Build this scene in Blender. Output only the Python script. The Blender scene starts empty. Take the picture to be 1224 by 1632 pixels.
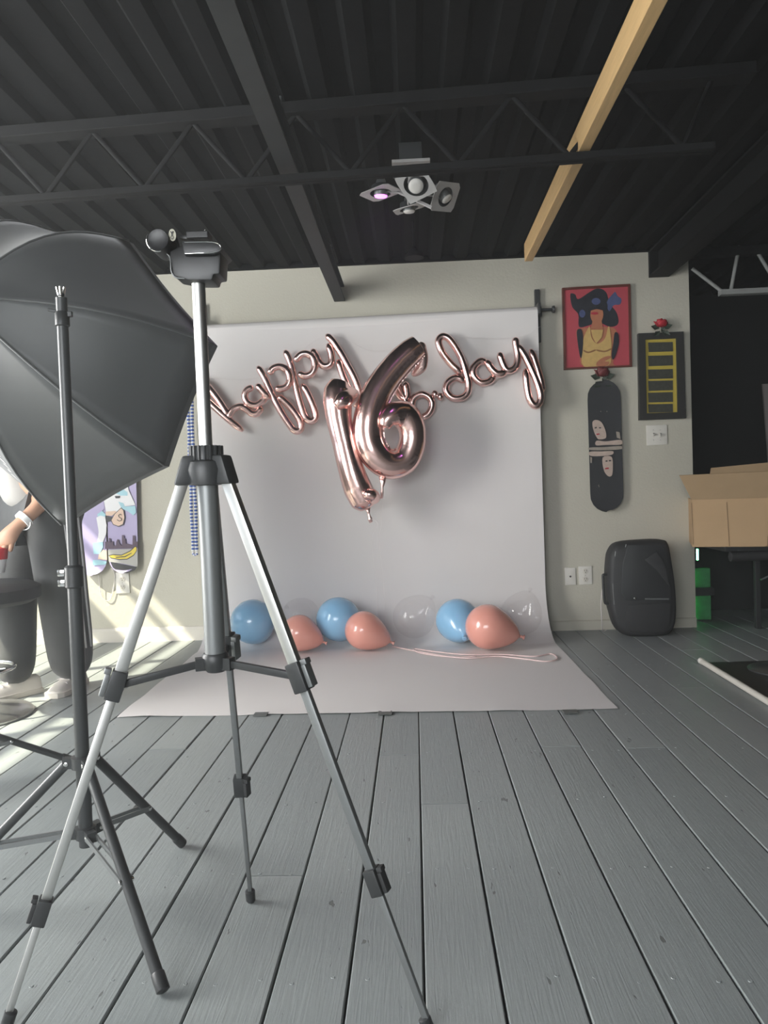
import bpy, bmesh, math, random
from mathutils import Vector, Matrix
random.seed(7)
S = bpy.context.scene
COL = S.collection
V = Vector

# ------------------------------------------------------------------ camera
FPX = 1200.0                                    # focal length in pixels of the 1224 x 1632 frame
CAMZ = 0.89
dY = V((48.0, 37.0, FPX)).normalized()          # world +Y (along the floor boards) seen from the camera: right, up, forward
zz = V((-0.0337, 1.0, 0.0)); zz.z = -(zz.x*dY.x + zz.y*dY.y)/dY.z
dZ = zz.normalized()
dX = dY.cross(dZ)
if dX.x < 0: dX = -dX
C_R = V((dX.x, dY.x, dZ.x)); C_U = V((dX.y, dY.y, dZ.y)); C_F = V((dX.z, dY.z, dZ.z))
CAM = V((0, 0, CAMZ))
cam_d = bpy.data.cameras.new('camera'); cam = bpy.data.objects.new('camera', cam_d); COL.objects.link(cam)
cam.matrix_world = Matrix(((C_R.x, C_U.x, -C_F.x, 0), (C_R.y, C_U.y, -C_F.y, 0), (C_R.z, C_U.z, -C_F.z, CAMZ), (0, 0, 0, 1)))
cam_d.sensor_fit = 'VERTICAL'; cam_d.sensor_height = 24.0; cam_d.lens = 24.0*FPX/1632.0
cam_d.clip_start = 0.02; cam_d.clip_end = 60
S.camera = cam

# ------------------------------------------------------------------ world, sun, daylight, exposure
w = bpy.data.worlds.new('world'); S.world = w; w.use_nodes = True
bg = w.node_tree.nodes['Background']; bg.inputs[0].default_value = (0.80, 0.88, 1.0, 1); bg.inputs[1].default_value = 1.0
sun_d = bpy.data.lights.new('sun', 'SUN'); sun_d.energy = 5.5; sun_d.angle = math.radians(0.9); sun_d.color = (1.0, 0.93, 0.74)
sun = bpy.data.objects.new('sun', sun_d); COL.objects.link(sun)
sun.rotation_euler = V((1.0, 0.5, -1.15)).to_track_quat('-Z', 'Y').to_euler()
def area(name, loc, direction, sx, sy, power, color):
    d = bpy.data.lights.new(name, 'AREA'); d.shape = 'RECTANGLE'; d.size = sx; d.size_y = sy; d.energy = power; d.color = color
    o = bpy.data.objects.new(name, d); COL.objects.link(o); o.location = loc
    o.rotation_euler = V(direction).to_track_quat('-Z', 'Z').to_euler(); return o
area('daylight_left_window', (-3.15, 1.75, 1.40), (1, 0, -0.05), 4.2, 1.25, 108, (1.0, 0.98, 0.94))
area('daylight_front_window', (-1.4, -1.93, 1.40), (0.12, 1, -0.02), 2.3, 1.3, 34, (0.97, 0.98, 0.98))
S.view_settings.view_transform = 'Standard'; S.view_settings.look = 'None'
S.view_settings.exposure = 1.66; S.view_settings.gamma = 1.0; S.view_settings.use_curve_mapping = False

S.cycles.use_adaptive_sampling = True; S.cycles.adaptive_threshold = 0.03; S.cycles.max_bounces = 7; S.cycles.diffuse_bounces = 4; S.cycles.glossy_bounces = 4; S.cycles.volume_bounces = 0; S.cycles.transparent_max_bounces = 10

# ------------------------------------------------------------------ pixel -> place helpers
def ray(px, py):
    return (C_R*((px-612.0)/FPX) - C_U*((py-816.0)/FPX) + C_F)
def P(px, py, Y):                                # on the upright plane y = Y
    d = ray(px, py); return CAM + d*(Y/d.y)
def F(px, py, z=0.0):                            # on the level plane z
    d = ray(px, py); return CAM + d*((z-CAMZ)/d.z)
def PX(p):
    q = p-CAM; f = q.dot(C_F); return (612+FPX*q.dot(C_R)/f, 816-FPX*q.dot(C_U)/f)

# ------------------------------------------------------------------ materials
MATS = {}
def mat(name, col, rough=0.6, metal=0.0, noise=0.0, nscale=20.0, bump=0.0, bscale=60.0, stretch=(1, 1, 1), spec=0.5, sheen=0.0, emit=None, estr=0.0, coat=0.0, trans=0.0):
    m = bpy.data.materials.new(name); m.use_nodes = True; nt = m.node_tree; b = nt.nodes['Principled BSDF']
    b.inputs['Base Color'].default_value = (*col, 1); b.inputs['Roughness'].default_value = rough; b.inputs['Metallic'].default_value = metal
    b.inputs['Specular IOR Level'].default_value = spec
    if sheen: b.inputs['Sheen Weight'].default_value = sheen
    if coat: b.inputs['Coat Weight'].default_value = coat; b.inputs['Coat Roughness'].default_value = 0.08
    if trans: b.inputs['Transmission Weight'].default_value = trans
    if emit: b.inputs['Emission Color'].default_value = (*emit, 1); b.inputs['Emission Strength'].default_value = estr
    if noise or bump:
        tc = nt.nodes.new('ShaderNodeTexCoord'); mp = nt.nodes.new('ShaderNodeMapping'); mp.inputs['Scale'].default_value = stretch
        nt.links.new(tc.outputs['Object'], mp.inputs['Vector'])
    if noise:
        n = nt.nodes.new('ShaderNodeTexNoise'); n.inputs['Scale'].default_value = nscale; n.inputs['Detail'].default_value = 4
        nt.links.new(mp.outputs[0], n.inputs['Vector'])
        mx = nt.nodes.new('ShaderNodeMix'); mx.data_type = 'RGBA'
        mx.inputs[6].default_value = (*[c*(1-noise) for c in col], 1); mx.inputs[7].default_value = (*[min(1, c*(1+noise)) for c in col], 1)
        nt.links.new(n.outputs[0], mx.inputs[0]); nt.links.new(mx.outputs[2], b.inputs['Base Color'])
    if bump:
        n2 = nt.nodes.new('ShaderNodeTexNoise'); n2.inputs['Scale'].default_value = bscale; n2.inputs['Detail'].default_value = 3
        nt.links.new(mp.outputs[0], n2.inputs['Vector'])
        bp = nt.nodes.new('ShaderNodeBump'); bp.inputs['Strength'].default_value = bump; bp.inputs['Distance'].default_value = 0.005
        nt.links.new(n2.outputs[0], bp.inputs['Height']); nt.links.new(bp.outputs[0], b.inputs['Normal'])
    MATS[name] = m; return m

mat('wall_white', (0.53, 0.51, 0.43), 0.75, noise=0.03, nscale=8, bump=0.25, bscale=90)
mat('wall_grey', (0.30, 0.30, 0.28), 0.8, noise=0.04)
mat('wall_black', (0.016, 0.017, 0.016), 0.85, noise=0.25, nscale=6)
mat('trim_white', (0.66, 0.63, 0.56), 0.5, noise=0.02)
mat('deck_black', (0.0045, 0.0048, 0.0052), 0.75, noise=0.3, nscale=9, bump=0.2, bscale=30, spec=0.12)
mat('joist_black', (0.009, 0.0093, 0.0097), 0.7, noise=0.25, nscale=14, spec=0.15)
mat('joist_grey', (0.30, 0.31, 0.30), 0.55, noise=0.15, nscale=14)
mat('rail_black', (0.028, 0.030, 0.030), 0.6, noise=0.25, nscale=12, spec=0.3)
mat('pine', (0.56, 0.37, 0.17), 0.6, noise=0.22, nscale=7, stretch=(14, 1, 14), bump=0.15, bscale=30)
mat('underfloor', (0.012, 0.013, 0.013), 0.9)
mat('paper', (0.74, 0.715, 0.70), 0.75, noise=0.015, nscale=3, bump=0.12, bscale=5)
mat('foil', (0.97, 0.66, 0.61), 0.19, metal=1.0, bump=0.06, bscale=40)
mat('foil_dull', (0.92, 0.65, 0.60), 0.28, metal=1.0, bump=0.5, bscale=70)
mat('latex_blue', (0.27, 0.52, 0.76), 0.26, coat=0.5)
mat('latex_coral', (0.80, 0.36, 0.29), 0.24, coat=0.6)
mat('cord_white', (0.75, 0.70, 0.68), 0.5)
mat('ribbon_pink', (0.80, 0.62, 0.60), 0.35)
mat('tape_grey', (0.10, 0.105, 0.10), 0.5)
mat('plastic_black', (0.032, 0.034, 0.035), 0.42)
mat('plastic_soft', (0.030, 0.031, 0.032), 0.6, bump=0.1, bscale=300)
mat('metal_black', (0.042, 0.045, 0.046), 0.38, noise=0.1)
mat('metal_grey', (0.22, 0.23, 0.23), 0.45, metal=0.6)
mat('alu', (0.60, 0.60, 0.58), 0.40, metal=1.0)
mat('chrome', (0.75, 0.75, 0.74), 0.15, metal=1.0)
mat('nylon', (0.062, 0.066, 0.066), 0.55, noise=0.08, nscale=8, sheen=0.3, bump=0.12, bscale=9)
mat('nylon_strip', (0.16, 0.17, 0.17), 0.6, noise=0.06)
mat('silver_cloth', (0.7, 0.7, 0.7), 0.3, metal=0.8)
mat('diffuser', (0.85, 0.85, 0.84), 0.7)
mat('print_white', (0.78, 0.78, 0.76), 0.5)
mat('chain_blue', (0.05, 0.12, 0.42), 0.35)
mat('chain_white', (0.80, 0.80, 0.80), 0.35)
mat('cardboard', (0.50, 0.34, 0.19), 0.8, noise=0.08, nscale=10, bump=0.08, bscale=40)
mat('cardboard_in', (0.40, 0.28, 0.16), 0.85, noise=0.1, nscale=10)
mat('print_brown', (0.22, 0.14, 0.07), 0.8)
mat('led_green', (0.1, 0.8, 0.25), 0.4, emit=(0.12, 1.0, 0.30), estr=5.0)
mat('panel_lit_green', (0.05, 0.24, 0.09), 0.5, noise=0.4, nscale=30)  # green of the LED light put into the panel colour; it emits nothing
mat('led_purple', (0.8, 0.3, 0.9), 0.3, emit=(0.78, 0.12, 0.95), estr=1.6)
mat('led_dim', (0.1, 0.8, 0.25), 0.4, emit=(0.12, 1.0, 0.30), estr=1.6)
mat('plastic_head', (0.012, 0.012, 0.013), 0.4)
mat('plate_white', (0.46, 0.45, 0.44), 0.45, noise=0.06)
mat('lamp_face', (0.72, 0.70, 0.66), 0.3)
mat('switch_white', (0.72, 0.70, 0.64), 0.4)
mat('slot_dark', (0.06, 0.055, 0.05), 0.5)
mat('frame_red', (0.13, 0.035, 0.025), 0.45, noise=0.15)
mat('art_red', (0.46, 0.065, 0.085), 0.6, noise=0.08, nscale=25)
mat('art_dark', (0.022, 0.024, 0.032), 0.5, noise=0.5, nscale=40)
mat('art_blue', (0.07, 0.09, 0.20), 0.5, noise=0.4, nscale=50)
mat('art_skin', (0.44, 0.17, 0.09), 0.6, noise=0.2, nscale=40)
mat('art_yellow', (0.58, 0.39, 0.14), 0.6, noise=0.22, nscale=35)
mat('art_ochre', (0.30, 0.15, 0.06), 0.6)
mat('art_lips', (0.42, 0.03, 0.05), 0.5)
mat('frame_black', (0.028, 0.028, 0.026), 0.5)
mat('band_yellow', (0.50, 0.39, 0.06), 0.55, noise=0.08)
mat('panel_dark', (0.055, 0.057, 0.045), 0.45, noise=0.5, nscale=60)
mat('rose_red', (0.46, 0.02, 0.035), 0.55)
mat('rose_dark', (0.16, 0.035, 0.035), 0.6)
mat('leaf_dark', (0.035, 0.05, 0.035), 0.6, noise=0.3)
mat('deck_print_black', (0.035, 0.037, 0.040), 0.45, noise=0.15)
mat('face_pale', (0.50, 0.40, 0.34), 0.5, noise=0.2, nscale=50)
mat('stripe_pale', (0.34, 0.30, 0.25), 0.5, noise=0.25, nscale=30)
mat('art_purple', (0.40, 0.35, 0.56), 0.45)
mat('art_plum', (0.075, 0.04, 0.075), 0.5)
mat('art_cyan', (0.33, 0.58, 0.66), 0.45)
mat('art_cream', (0.72, 0.52, 0.40), 0.5)
mat('art_white', (0.76, 0.76, 0.77), 0.45)
mat('art_grey', (0.42, 0.41, 0.38), 0.5)
mat('banana_yellow', (0.72, 0.56, 0.04), 0.45)
mat('ink', (0.02, 0.02, 0.025), 0.5)
mat('wood_edge', (0.30, 0.18, 0.10), 0.6)
mat('skin', (0.46, 0.26, 0.17), 0.5, noise=0.06)
mat('hair', (0.02, 0.015, 0.012), 0.5)
mat('fabric_black', (0.045, 0.047, 0.047), 0.75, noise=0.15, nscale=12, sheen=0.25, bump=0.35, bscale=14)
mat('fabric_grey', (0.42, 0.41, 0.39), 0.8, noise=0.08, bump=0.3, bscale=14)
mat('stripe_grey', (0.38, 0.38, 0.38), 0.7)
mat('shoe_white', (0.74, 0.70, 0.64), 0.55, noise=0.06)
mat('shoe_sole', (0.66, 0.62, 0.55), 0.6)
mat('red_cloth', (0.62, 0.03, 0.04), 0.6)
mat('eye_white', (0.7, 0.7, 0.68), 0.3)
mat('lips', (0.35, 0.12, 0.10), 0.5)
mat('mat_black', (0.020, 0.021, 0.022), 0.5, noise=0.2)
mat('board_pale', (0.42, 0.38, 0.36), 0.7)
mat('glass_pane', (0.9, 0.95, 0.95), 0.02)
mat('sticker', (0.66, 0.64, 0.52), 0.5)

def plank_mat():                                # grey floor paint over old boards: grain relief, chips, slight tint per board
    m = bpy.data.materials.new('floor_paint'); m.use_nodes = True; nt = m.node_tree; b = nt.nodes['Principled BSDF']
    N = nt.nodes.new; L = nt.links.new
    geo = N('ShaderNodeNewGeometry'); oi = N('ShaderNodeObjectInfo')
    add = N('ShaderNodeVectorMath'); add.operation = 'ADD'
    sc = N('ShaderNodeVectorMath'); sc.operation = 'SCALE'; sc.inputs[0].default_value = (7.0, 13.0, 3.0)
    L(oi.outputs['Random'], sc.inputs['Scale']); L(geo.outputs['Position'], add.inputs[0]); L(sc.outputs[0], add.inputs[1])
    mp = N('ShaderNodeMapping'); mp.inputs['Scale'].default_value = (60, 3.0, 20); L(add.outputs[0], mp.inputs['Vector'])
    gr = N('ShaderNodeTexNoise'); gr.inputs['Scale'].default_value = 2.2; gr.inputs['Detail'].default_value = 5; gr.inputs['Distortion'].default_value = 1.1; L(mp.outputs[0], gr.inputs['Vector'])
    bl = N('ShaderNodeTexNoise'); bl.inputs['Scale'].default_value = 26; bl.inputs['Detail'].default_value = 3; L(add.outputs[0], bl.inputs['Vector'])
    chip = N('ShaderNodeTexNoise'); chip.inputs['Scale'].default_value = 52; L(mp2_out(nt, add, (1, 0.35, 1)), chip.inputs['Vector'])
    cr = N('ShaderNodeMapRange'); cr.inputs[1].default_value = 0.715; cr.inputs[2].default_value = 0.75; L(chip.outputs[0], cr.inputs[0])
    base = N('ShaderNodeMix'); base.data_type = 'RGBA'; base.inputs[6].default_value = (0.255, 0.280, 0.280, 1); base.inputs[7].default_value = (0.300, 0.325, 0.322, 1)
    L(oi.outputs['Random'], base.inputs[0])
    ch = N('ShaderNodeMix'); ch.data_type = 'RGBA'; ch.inputs[7].default_value = (0.15, 0.16, 0.155, 1); L(base.outputs[2], ch.inputs[6]); L(cr.outputs[0], ch.inputs[0])
    L(ch.outputs[2], b.inputs['Base Color'])
    rr = N('ShaderNodeMapRange'); rr.inputs[3].default_value = 0.36; rr.inputs[4].default_value = 0.52; L(bl.outputs[0], rr.inputs[0]); L(rr.outputs[0], b.inputs['Roughness'])
    mul = N('ShaderNodeMath'); mul.operation = 'MULTIPLY_ADD'; mul.inputs[1].default_value = 0.55; L(bl.outputs[0], mul.inputs[0]); L(gr.outputs[0], mul.inputs[2])
    s2 = N('ShaderNodeMath'); s2.operation = 'SUBTRACT'; L(mul.outputs[0], s2.inputs[0]); L(cr.outputs[0], s2.inputs[1])
    bp = N('ShaderNodeBump'); bp.inputs['Strength'].default_value = 0.22; bp.inputs['Distance'].default_value = 0.004; L(s2.outputs[0], bp.inputs['Height']); L(bp.outputs[0], b.inputs['Normal'])
    MATS['floor_paint'] = m
def mp2_out(nt, src, scale):
    mp = nt.nodes.new('ShaderNodeMapping'); mp.inputs['Scale'].default_value = scale; nt.links.new(src.outputs[0], mp.inputs['Vector']); return mp.outputs[0]
plank_mat()
def clear_mat(name, tint, rough, lo, hi):
    m = bpy.data.materials.new(name); m.use_nodes = True; nt = m.node_tree; nt.nodes.remove(nt.nodes['Principled BSDF'])
    out = nt.nodes['Material Output']; t = nt.nodes.new('ShaderNodeBsdfTransparent'); t.inputs[0].default_value = (*tint, 1)
    g = nt.nodes.new('ShaderNodeBsdfGlossy'); g.inputs['Roughness'].default_value = rough
    lw = nt.nodes.new('ShaderNodeLayerWeight'); lw.inputs[0].default_value = 0.35
    mr = nt.nodes.new('ShaderNodeMapRange'); mr.inputs[3].default_value = lo; mr.inputs[4].default_value = hi
    mx = nt.nodes.new('ShaderNodeMixShader'); nt.links.new(lw.outputs['Facing'], mr.inputs[0]); nt.links.new(mr.outputs[0], mx.inputs[0])
    nt.links.new(t.outputs[0], mx.inputs[1]); nt.links.new(g.outputs[0], mx.inputs[2]); nt.links.new(mx.outputs[0], out.inputs[0])
    MATS[name] = m
clear_mat('latex_clear', (0.985, 0.98, 0.98), 0.06, 0.03, 0.13)
clear_mat('glass_pane', (0.97, 0.98, 0.98), 0.02, 0.02, 0.35)

# ------------------------------------------------------------------ mesh helpers
def tag(o, label=None, cat=None, group=None, kind=None):
    if label: o['label'] = label
    if cat: o['category'] = cat
    if group: o['group'] = group
    if kind: o['kind'] = kind
    return o
def thing(name, loc, label, cat, group=None):
    o = bpy.data.objects.new(name, None); COL.objects.link(o); o.location = V(loc); o.empty_display_size = 0.05
    return tag(o, label, cat, group)
def origin_of(p):
    v = V((0, 0, 0))
    while p is not None: v = v + p.location; p = p.parent
    return v
class MB:
    def __init__(s): s.v = []; s.f = []; s.m = []; s.mats = []
    def slot(s, m):
        if m not in s.mats: s.mats.append(m)
        return s.mats.index(m)
    def add(s, vs, fs, m=None):
        k = len(s.v); s.v += [V(a) for a in vs]; i = s.slot(m) if m else 0
        for f in fs: s.f.append([k+j for j in f]); s.m.append(i)
    def box(s, lo, hi, m=None):
        x0, y0, z0 = lo; x1, y1, z1 = hi
        s.add([(x0,y0,z0),(x1,y0,z0),(x1,y1,z0),(x0,y1,z0),(x0,y0,z1),(x1,y0,z1),(x1,y1,z1),(x0,y1,z1)],
              [(0,3,2,1),(4,5,6,7),(0,1,5,4),(1,2,6,5),(2,3,7,6),(3,0,4,7)], m)
    def obox(s, c, a, b, d, m=None):             # oriented box: centre and three half-axes
        c, a, b, d = V(c), V(a), V(b), V(d)
        if a.cross(b).dot(d) < 0: a = -a
        s.add([c-a-b-d, c+a-b-d, c+a+b-d, c-a+b-d, c-a-b+d, c+a-b+d, c+a+b+d, c-a+b+d],
              [(0,3,2,1),(4,5,6,7),(0,1,5,4),(1,2,6,5),(2,3,7,6),(3,0,4,7)], m)
    def bar(s, p, q, wd, ht, up=(0, 0, 1), m=None):   # rectangular bar from p to q
        p, q = V(p), V(q); d = (q-p)/2; u = V(up); a = d.cross(u).normalized()*(wd/2); b = a.cross(d).normalized()*(ht/2)
        s.obox((p+q)/2, a, b, d, m)
    def rings(s, rings, cap=True, closed=False, m=None):
        n = len(rings[0]); vs = [p for r in rings for p in r]; fs = []
        R = len(rings)
        for i in range(R if closed else R-1):
            a = i*n; b = ((i+1) % R)*n
            for j in range(n): fs.append((a+j, a+(j+1) % n, b+(j+1) % n, b+j))
        if cap and not closed: fs.append(tuple(reversed(range(n)))); fs.append(tuple(range((R-1)*n, R*n)))
        s.add(vs, fs, m)
    def tube(s, p, q, r0, r1=None, n=12, m=None):
        r1 = r0 if r1 is None else r1; s.path([p, q], [r0, r1], n, m)
    def path(s, pts, rad, n=10, m=None, flat=1.0, fdir=None, lens=False, closed=False, crimp=0.0):
        pts = [V(p) for p in pts]; K = len(pts); rad = rad if isinstance(rad, (list, tuple)) else [rad]*K
        T = []
        for i in range(K):
            a = pts[(i-1) % K] if (closed or i > 0) else pts[i]; b = pts[(i+1) % K] if (closed or i < K-1) else pts[i]
            T.append((b-a).normalized())
        nrm = None; rg = []
        for i in range(K):
            if fdir is not None:
                w_ = V(fdir); side = T[i].cross(w_).normalized(); w_ = side.cross(T[i]).normalized()
            else:
                if nrm is None:
                    h = V((0, 0, 1)) if abs(T[i].z) < 0.9 else V((1, 0, 0)); nrm = T[i].cross(h).normalized()
                else: nrm = (nrm - T[i]*nrm.dot(T[i])).normalized()
                side = nrm; w_ = T[i].cross(side)
            ring = []
            for j in range(n):
                th = 2*math.pi*j/n; c_, s_ = math.cos(th), math.sin(th)
                k = rad[i]
                if lens:
                    wob = 1 + crimp*math.sin(i*2.4)*abs(c_)**3
                    ring.append(pts[i] + side*(k*c_*(1.08 if abs(c_) > 0.99 else 1.0)) + w_*(k*flat*wob*math.copysign(abs(s_)**0.85, s_)))
                else: ring.append(pts[i] + side*(k*c_) + w_*(k*flat*s_))
            rg.append(ring)
        s.rings(rg, True, closed, m)
    def lathe(s, c, axis, prof, n=24, m=None, cap=True):
        c = V(c); ax = V(axis).normalized(); h = V((0, 0, 1)) if abs(ax.z) < 0.9 else V((1, 0, 0))
        u = ax.cross(h).normalized(); v_ = ax.cross(u)
        s.rings([[c+ax*t+u*(r*math.cos(2*math.pi*j/n))+v_*(r*math.sin(2*math.pi*j/n)) for j in range(n)] for t, r in prof], cap, m=m)
    def ball(s, c, rx, ry=None, rz=None, n=14, m=None, R=None):
        ry = ry or rx; rz = rz or rx; c = V(c); rg = []
        for i in range(1, n):
            a = math.pi*i/n; ring = []
            for j in range(2*n):
                b = math.pi*j/n; q = V((rx*math.sin(a)*math.cos(b), ry*math.sin(a)*math.sin(b), -rz*math.cos(a)))
                ring.append(c + (R @ q if R else q))
            rg.append(ring)
        s.rings(rg, True, m=m)
    def prism(s, pts, off, m=None):               # polygon pushed along off
        pts = [V(p) for p in pts]; n = len(pts); off = V(off)
        s.add(pts+[p+off for p in pts], [tuple(range(n)), tuple(reversed(range(n, 2*n)))]+[(i, i+n, (i+1) % n+n, (i+1) % n) for i in range(n)], m)
    def poly(s, pts, m=None): s.add(pts, [tuple(range(len(pts)))], m)
    def build(s, name, m=None, parent=None, smooth=None, bevel=0.0, seg=2, base=False, sub=0):
        me = bpy.data.meshes.new(name); o = bpy.data.objects.new(name, me); COL.objects.link(o)
        if parent is not None: off = origin_of(parent); o.parent = parent
        else:
            xs = [p.x for p in s.v]; ys = [p.y for p in s.v]; zs = [p.z for p in s.v]
            off = V(((min(xs)+max(xs))/2, (min(ys)+max(ys))/2, min(zs))); o.location = off
        me.from_pydata([tuple(p-off) for p in s.v], [], s.f)
        names = s.mats if s.mats else [m]
        for k in names: me.materials.append(MATS[k])
        if s.mats:
            for p, i in zip(me.polygons, s.m): p.material_index = i
        bm = bmesh.new(); bm.from_mesh(me); bmesh.ops.recalc_face_normals(bm, faces=bm.faces)
        if bevel: bmesh.ops.bevel(bm, geom=[e for e in bm.edges if e.is_manifold and e.calc_face_angle(0) > 0.5], offset=bevel, segments=seg, affect='EDGES', profile=0.6, clamp_overlap=True)
        bm.to_mesh(me); bm.free()
        if sub:
            md = o.modifiers.new('sub', 'SUBSURF'); md.levels = sub; md.render_levels = sub
        if smooth:
            me.shade_smooth()
            if smooth < 180: me.set_sharp_from_angle(angle=math.radians(smooth))
        return o
def spline(pts, k=6, closed=False):
    pts = [V(p) for p in pts]; n = len(pts); out = []
    rng = range(n if closed else n-1)
    for i in rng:
        p0 = pts[(i-1) % n] if (closed or i > 0) else pts[i]*2-pts[i+1]
        p1 = pts[i]; p2 = pts[(i+1) % n]; p3 = pts[(i+2) % n] if (closed or i < n-2) else pts[i+1]*2-pts[i]
        for j in range(k):
            t = j/k; out.append(0.5*((2*p1)+(p2-p0)*t+(2*p0-5*p1+4*p2-p3)*t*t+(3*p1-p0-3*p2+p3)*t**3))
    if not closed: out.append(pts[-1])
    return out
def lerp_list(vals, count):
    out = []
    for i in range(count):
        t = i/(count-1)*(len(vals)-1); k = min(int(t), len(vals)-2); out.append(vals[k]+(vals[k+1]-vals[k])*(t-k))
    return out
def rnd(o): return random.uniform(-o, o)
# ================================================================== THE SETTING
D = F(660, 1011).y                               # back wall
ZC = P(660, 418, D).z                            # underside of the roof deck at the wall
XR = P(1101, 600, D).x                           # right end of the white wall
XL, XR2, YF, YB = -3.2, 3.6, -2.0, D+1.15
def struct(mb, name, m, **k): return tag(mb.build(name, m, **k), kind='structure')

m = MB(); m.box((XL, YF, -0.06), (XR2, YB, -0.022)); floor = struct(m, 'floor', 'underfloor')
PW = 0.1372; X0 = -0.0105
k0 = int((XL-X0)/PW)-1
fixed = {-3: [1.716], 1: [], -1: [2.50], 0: [2.10], 5: [2.52], 7: [2.1], 3: [2.55], 6: [1.2], -7: [2.6]}
for k in range(k0, int((XR2-X0)/PW)+1):
    x0 = max(X0+k*PW, XL)+0.0022; x1 = min(X0+(k+1)*PW, XR2)-0.0022
    if x1-x0 < 0.02: continue
    cuts = fixed.get(k)
    if cuts is None: cuts = [random.uniform(0.3, 5.6)] if random.random() < 0.6 else []
    ys = [YF] + sorted(cuts) + [YB]
    for y0, y1 in zip(ys[:-1], ys[1:]):
        y0 += 0.0022; y1 -= 0.0022; c = 0.0022; zt = rnd(0.0006); zb = -0.021; t1 = rnd(0.0007)
        mb = MB(); dxa, dxb = rnd(0.0008), rnd(0.0008)
        prof = [(x0, zb), (x0, zt-c), (x0+c, zt), ((x0+x1)/2, zt+0.0004), (x1-c, zt+t1), (x1, zt+t1-c), (x1, zb)]
        mb.rings([[V((x+dxa, y0, z)) for x, z in prof], [V((x+dxb, y1, z)) for x, z in prof]])
        mb.build('plank', 'floor_paint', parent=floor)

mb = MB()                                        # nail heads painted over, in rows above the floor joists
for i in range(7):
    yn = 1.34+0.39*i
    for k in range(-9, 13):
        for s_ in (0.03, PW-0.03):
            if random.random() < 0.25: continue
            mb.lathe((X0+k*PW+s_+rnd(0.006), yn+rnd(0.012), 0.0002), (0, 0, 1), [(0, 0.0042), (0.0012, 0.0034), (0.0010, 0.0010)], 7)
tag(mb.build('nail_heads', 'floor_paint', parent=floor), kind='stuff')

# back wall (white), with its end face towards the dark bay
mb = MB(); mb.box((XL, D, 0), (XR, D+0.12, ZC+0.06)); wall_back = struct(mb, 'wall_back', 'wall_white')
mb = MB(); mb.box((XR-0.05, YB, 0), (XR2, YB+0.1, ZC+0.9)); struct(mb, 'wall_back_right', 'wall_black')
mb = MB(); mb.box((XR-0.17, D+0.12, 0), (XR-0.05, YB, ZC+0.1)); struct(mb, 'wall_bay', 'wall_black')
mb = MB(); mb.box((XR2, YF, 0), (XR2+0.1, YB+0.1, ZC+0.9)); struct(mb, 'wall_right', 'wall_black')
# left wall with the long window the sun comes through
WZ0, WZ1, WY0, WY1 = 0.72, 2.27, -0.4, 4.25
mb = MB()
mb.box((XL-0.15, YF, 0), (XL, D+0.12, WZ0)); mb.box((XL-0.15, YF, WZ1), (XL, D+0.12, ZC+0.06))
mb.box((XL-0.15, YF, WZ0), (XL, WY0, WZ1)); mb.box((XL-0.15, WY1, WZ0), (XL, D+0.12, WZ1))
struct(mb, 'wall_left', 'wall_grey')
win = MB()
for z in (WZ0+0.025, WZ1-0.025): win.bar((XL-0.1, WY0, z), (XL-0.1, WY1, z), 0.05, 0.05)
for i in range(5):
    y = WY0+(WY1-WY0)*i/4; win.bar((XL-0.1, y, WZ0), (XL-0.1, y, WZ1), 0.05, 0.05, up=(0, 1, 0))
win.bar((XL-0.1, WY0, 1.62), (XL-0.1, WY1, 1.62), 0.05, 0.16)
win.bar((XL-0.1, WY0, 2.06), (XL-0.1, WY1, 2.06), 0.03, 0.05)
w1 = struct(win, 'window_1', 'metal_black')
g = MB(); g.box((XL-0.103, WY0, WZ0), (XL-0.099, WY1, WZ1)); g.build('pane', 'glass_pane', parent=w1)
# front wall behind the camera with a shop window
mb = MB(); FX0, FX1 = -2.6, 0.2
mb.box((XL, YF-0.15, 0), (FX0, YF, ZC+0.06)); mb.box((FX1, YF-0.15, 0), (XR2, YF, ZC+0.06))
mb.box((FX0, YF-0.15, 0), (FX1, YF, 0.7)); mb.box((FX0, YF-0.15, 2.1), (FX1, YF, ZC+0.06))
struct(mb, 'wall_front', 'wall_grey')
win = MB()
for z in (0.725, 2.075): win.bar((FX0, YF-0.1, z), (FX1, YF-0.1, z), 0.05, 0.05)
for i in range(3):
    x = FX0+(FX1-FX0)*i/2; win.bar((x, YF-0.1, 0.7), (x, YF-0.1, 2.1), 0.05, 0.05, up=(0, 1, 0))
w2 = struct(win, 'window_2', 'metal_black')
g = MB(); g.box((FX0, YF-0.103, 0.7), (FX1, YF-0.099, 2.1)); g.build('pane', 'glass_pane', parent=w2)

# baseboards
PL = P(330, 1000, D).x; PR = P(868, 990, D).x
mb = MB(); mb.prism([(XL, D, 0), (XL, D-0.016, 0), (XL, D-0.016, 0.070), (XL, D-0.008, 0.084), (XL, D, 0.088)], (PL+0.3-XL, 0, 0)); struct(mb, 'baseboard_left', 'trim_white')
mb = MB(); mb.prism([(PR-0.2, D, 0), (PR-0.2, D-0.010, 0), (PR-0.2, D-0.010, 0.055), (PR-0.2, D, 0.06)], (XR-PR+0.2, 0, 0)); struct(mb, 'baseboard_right', 'wall_white')

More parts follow.
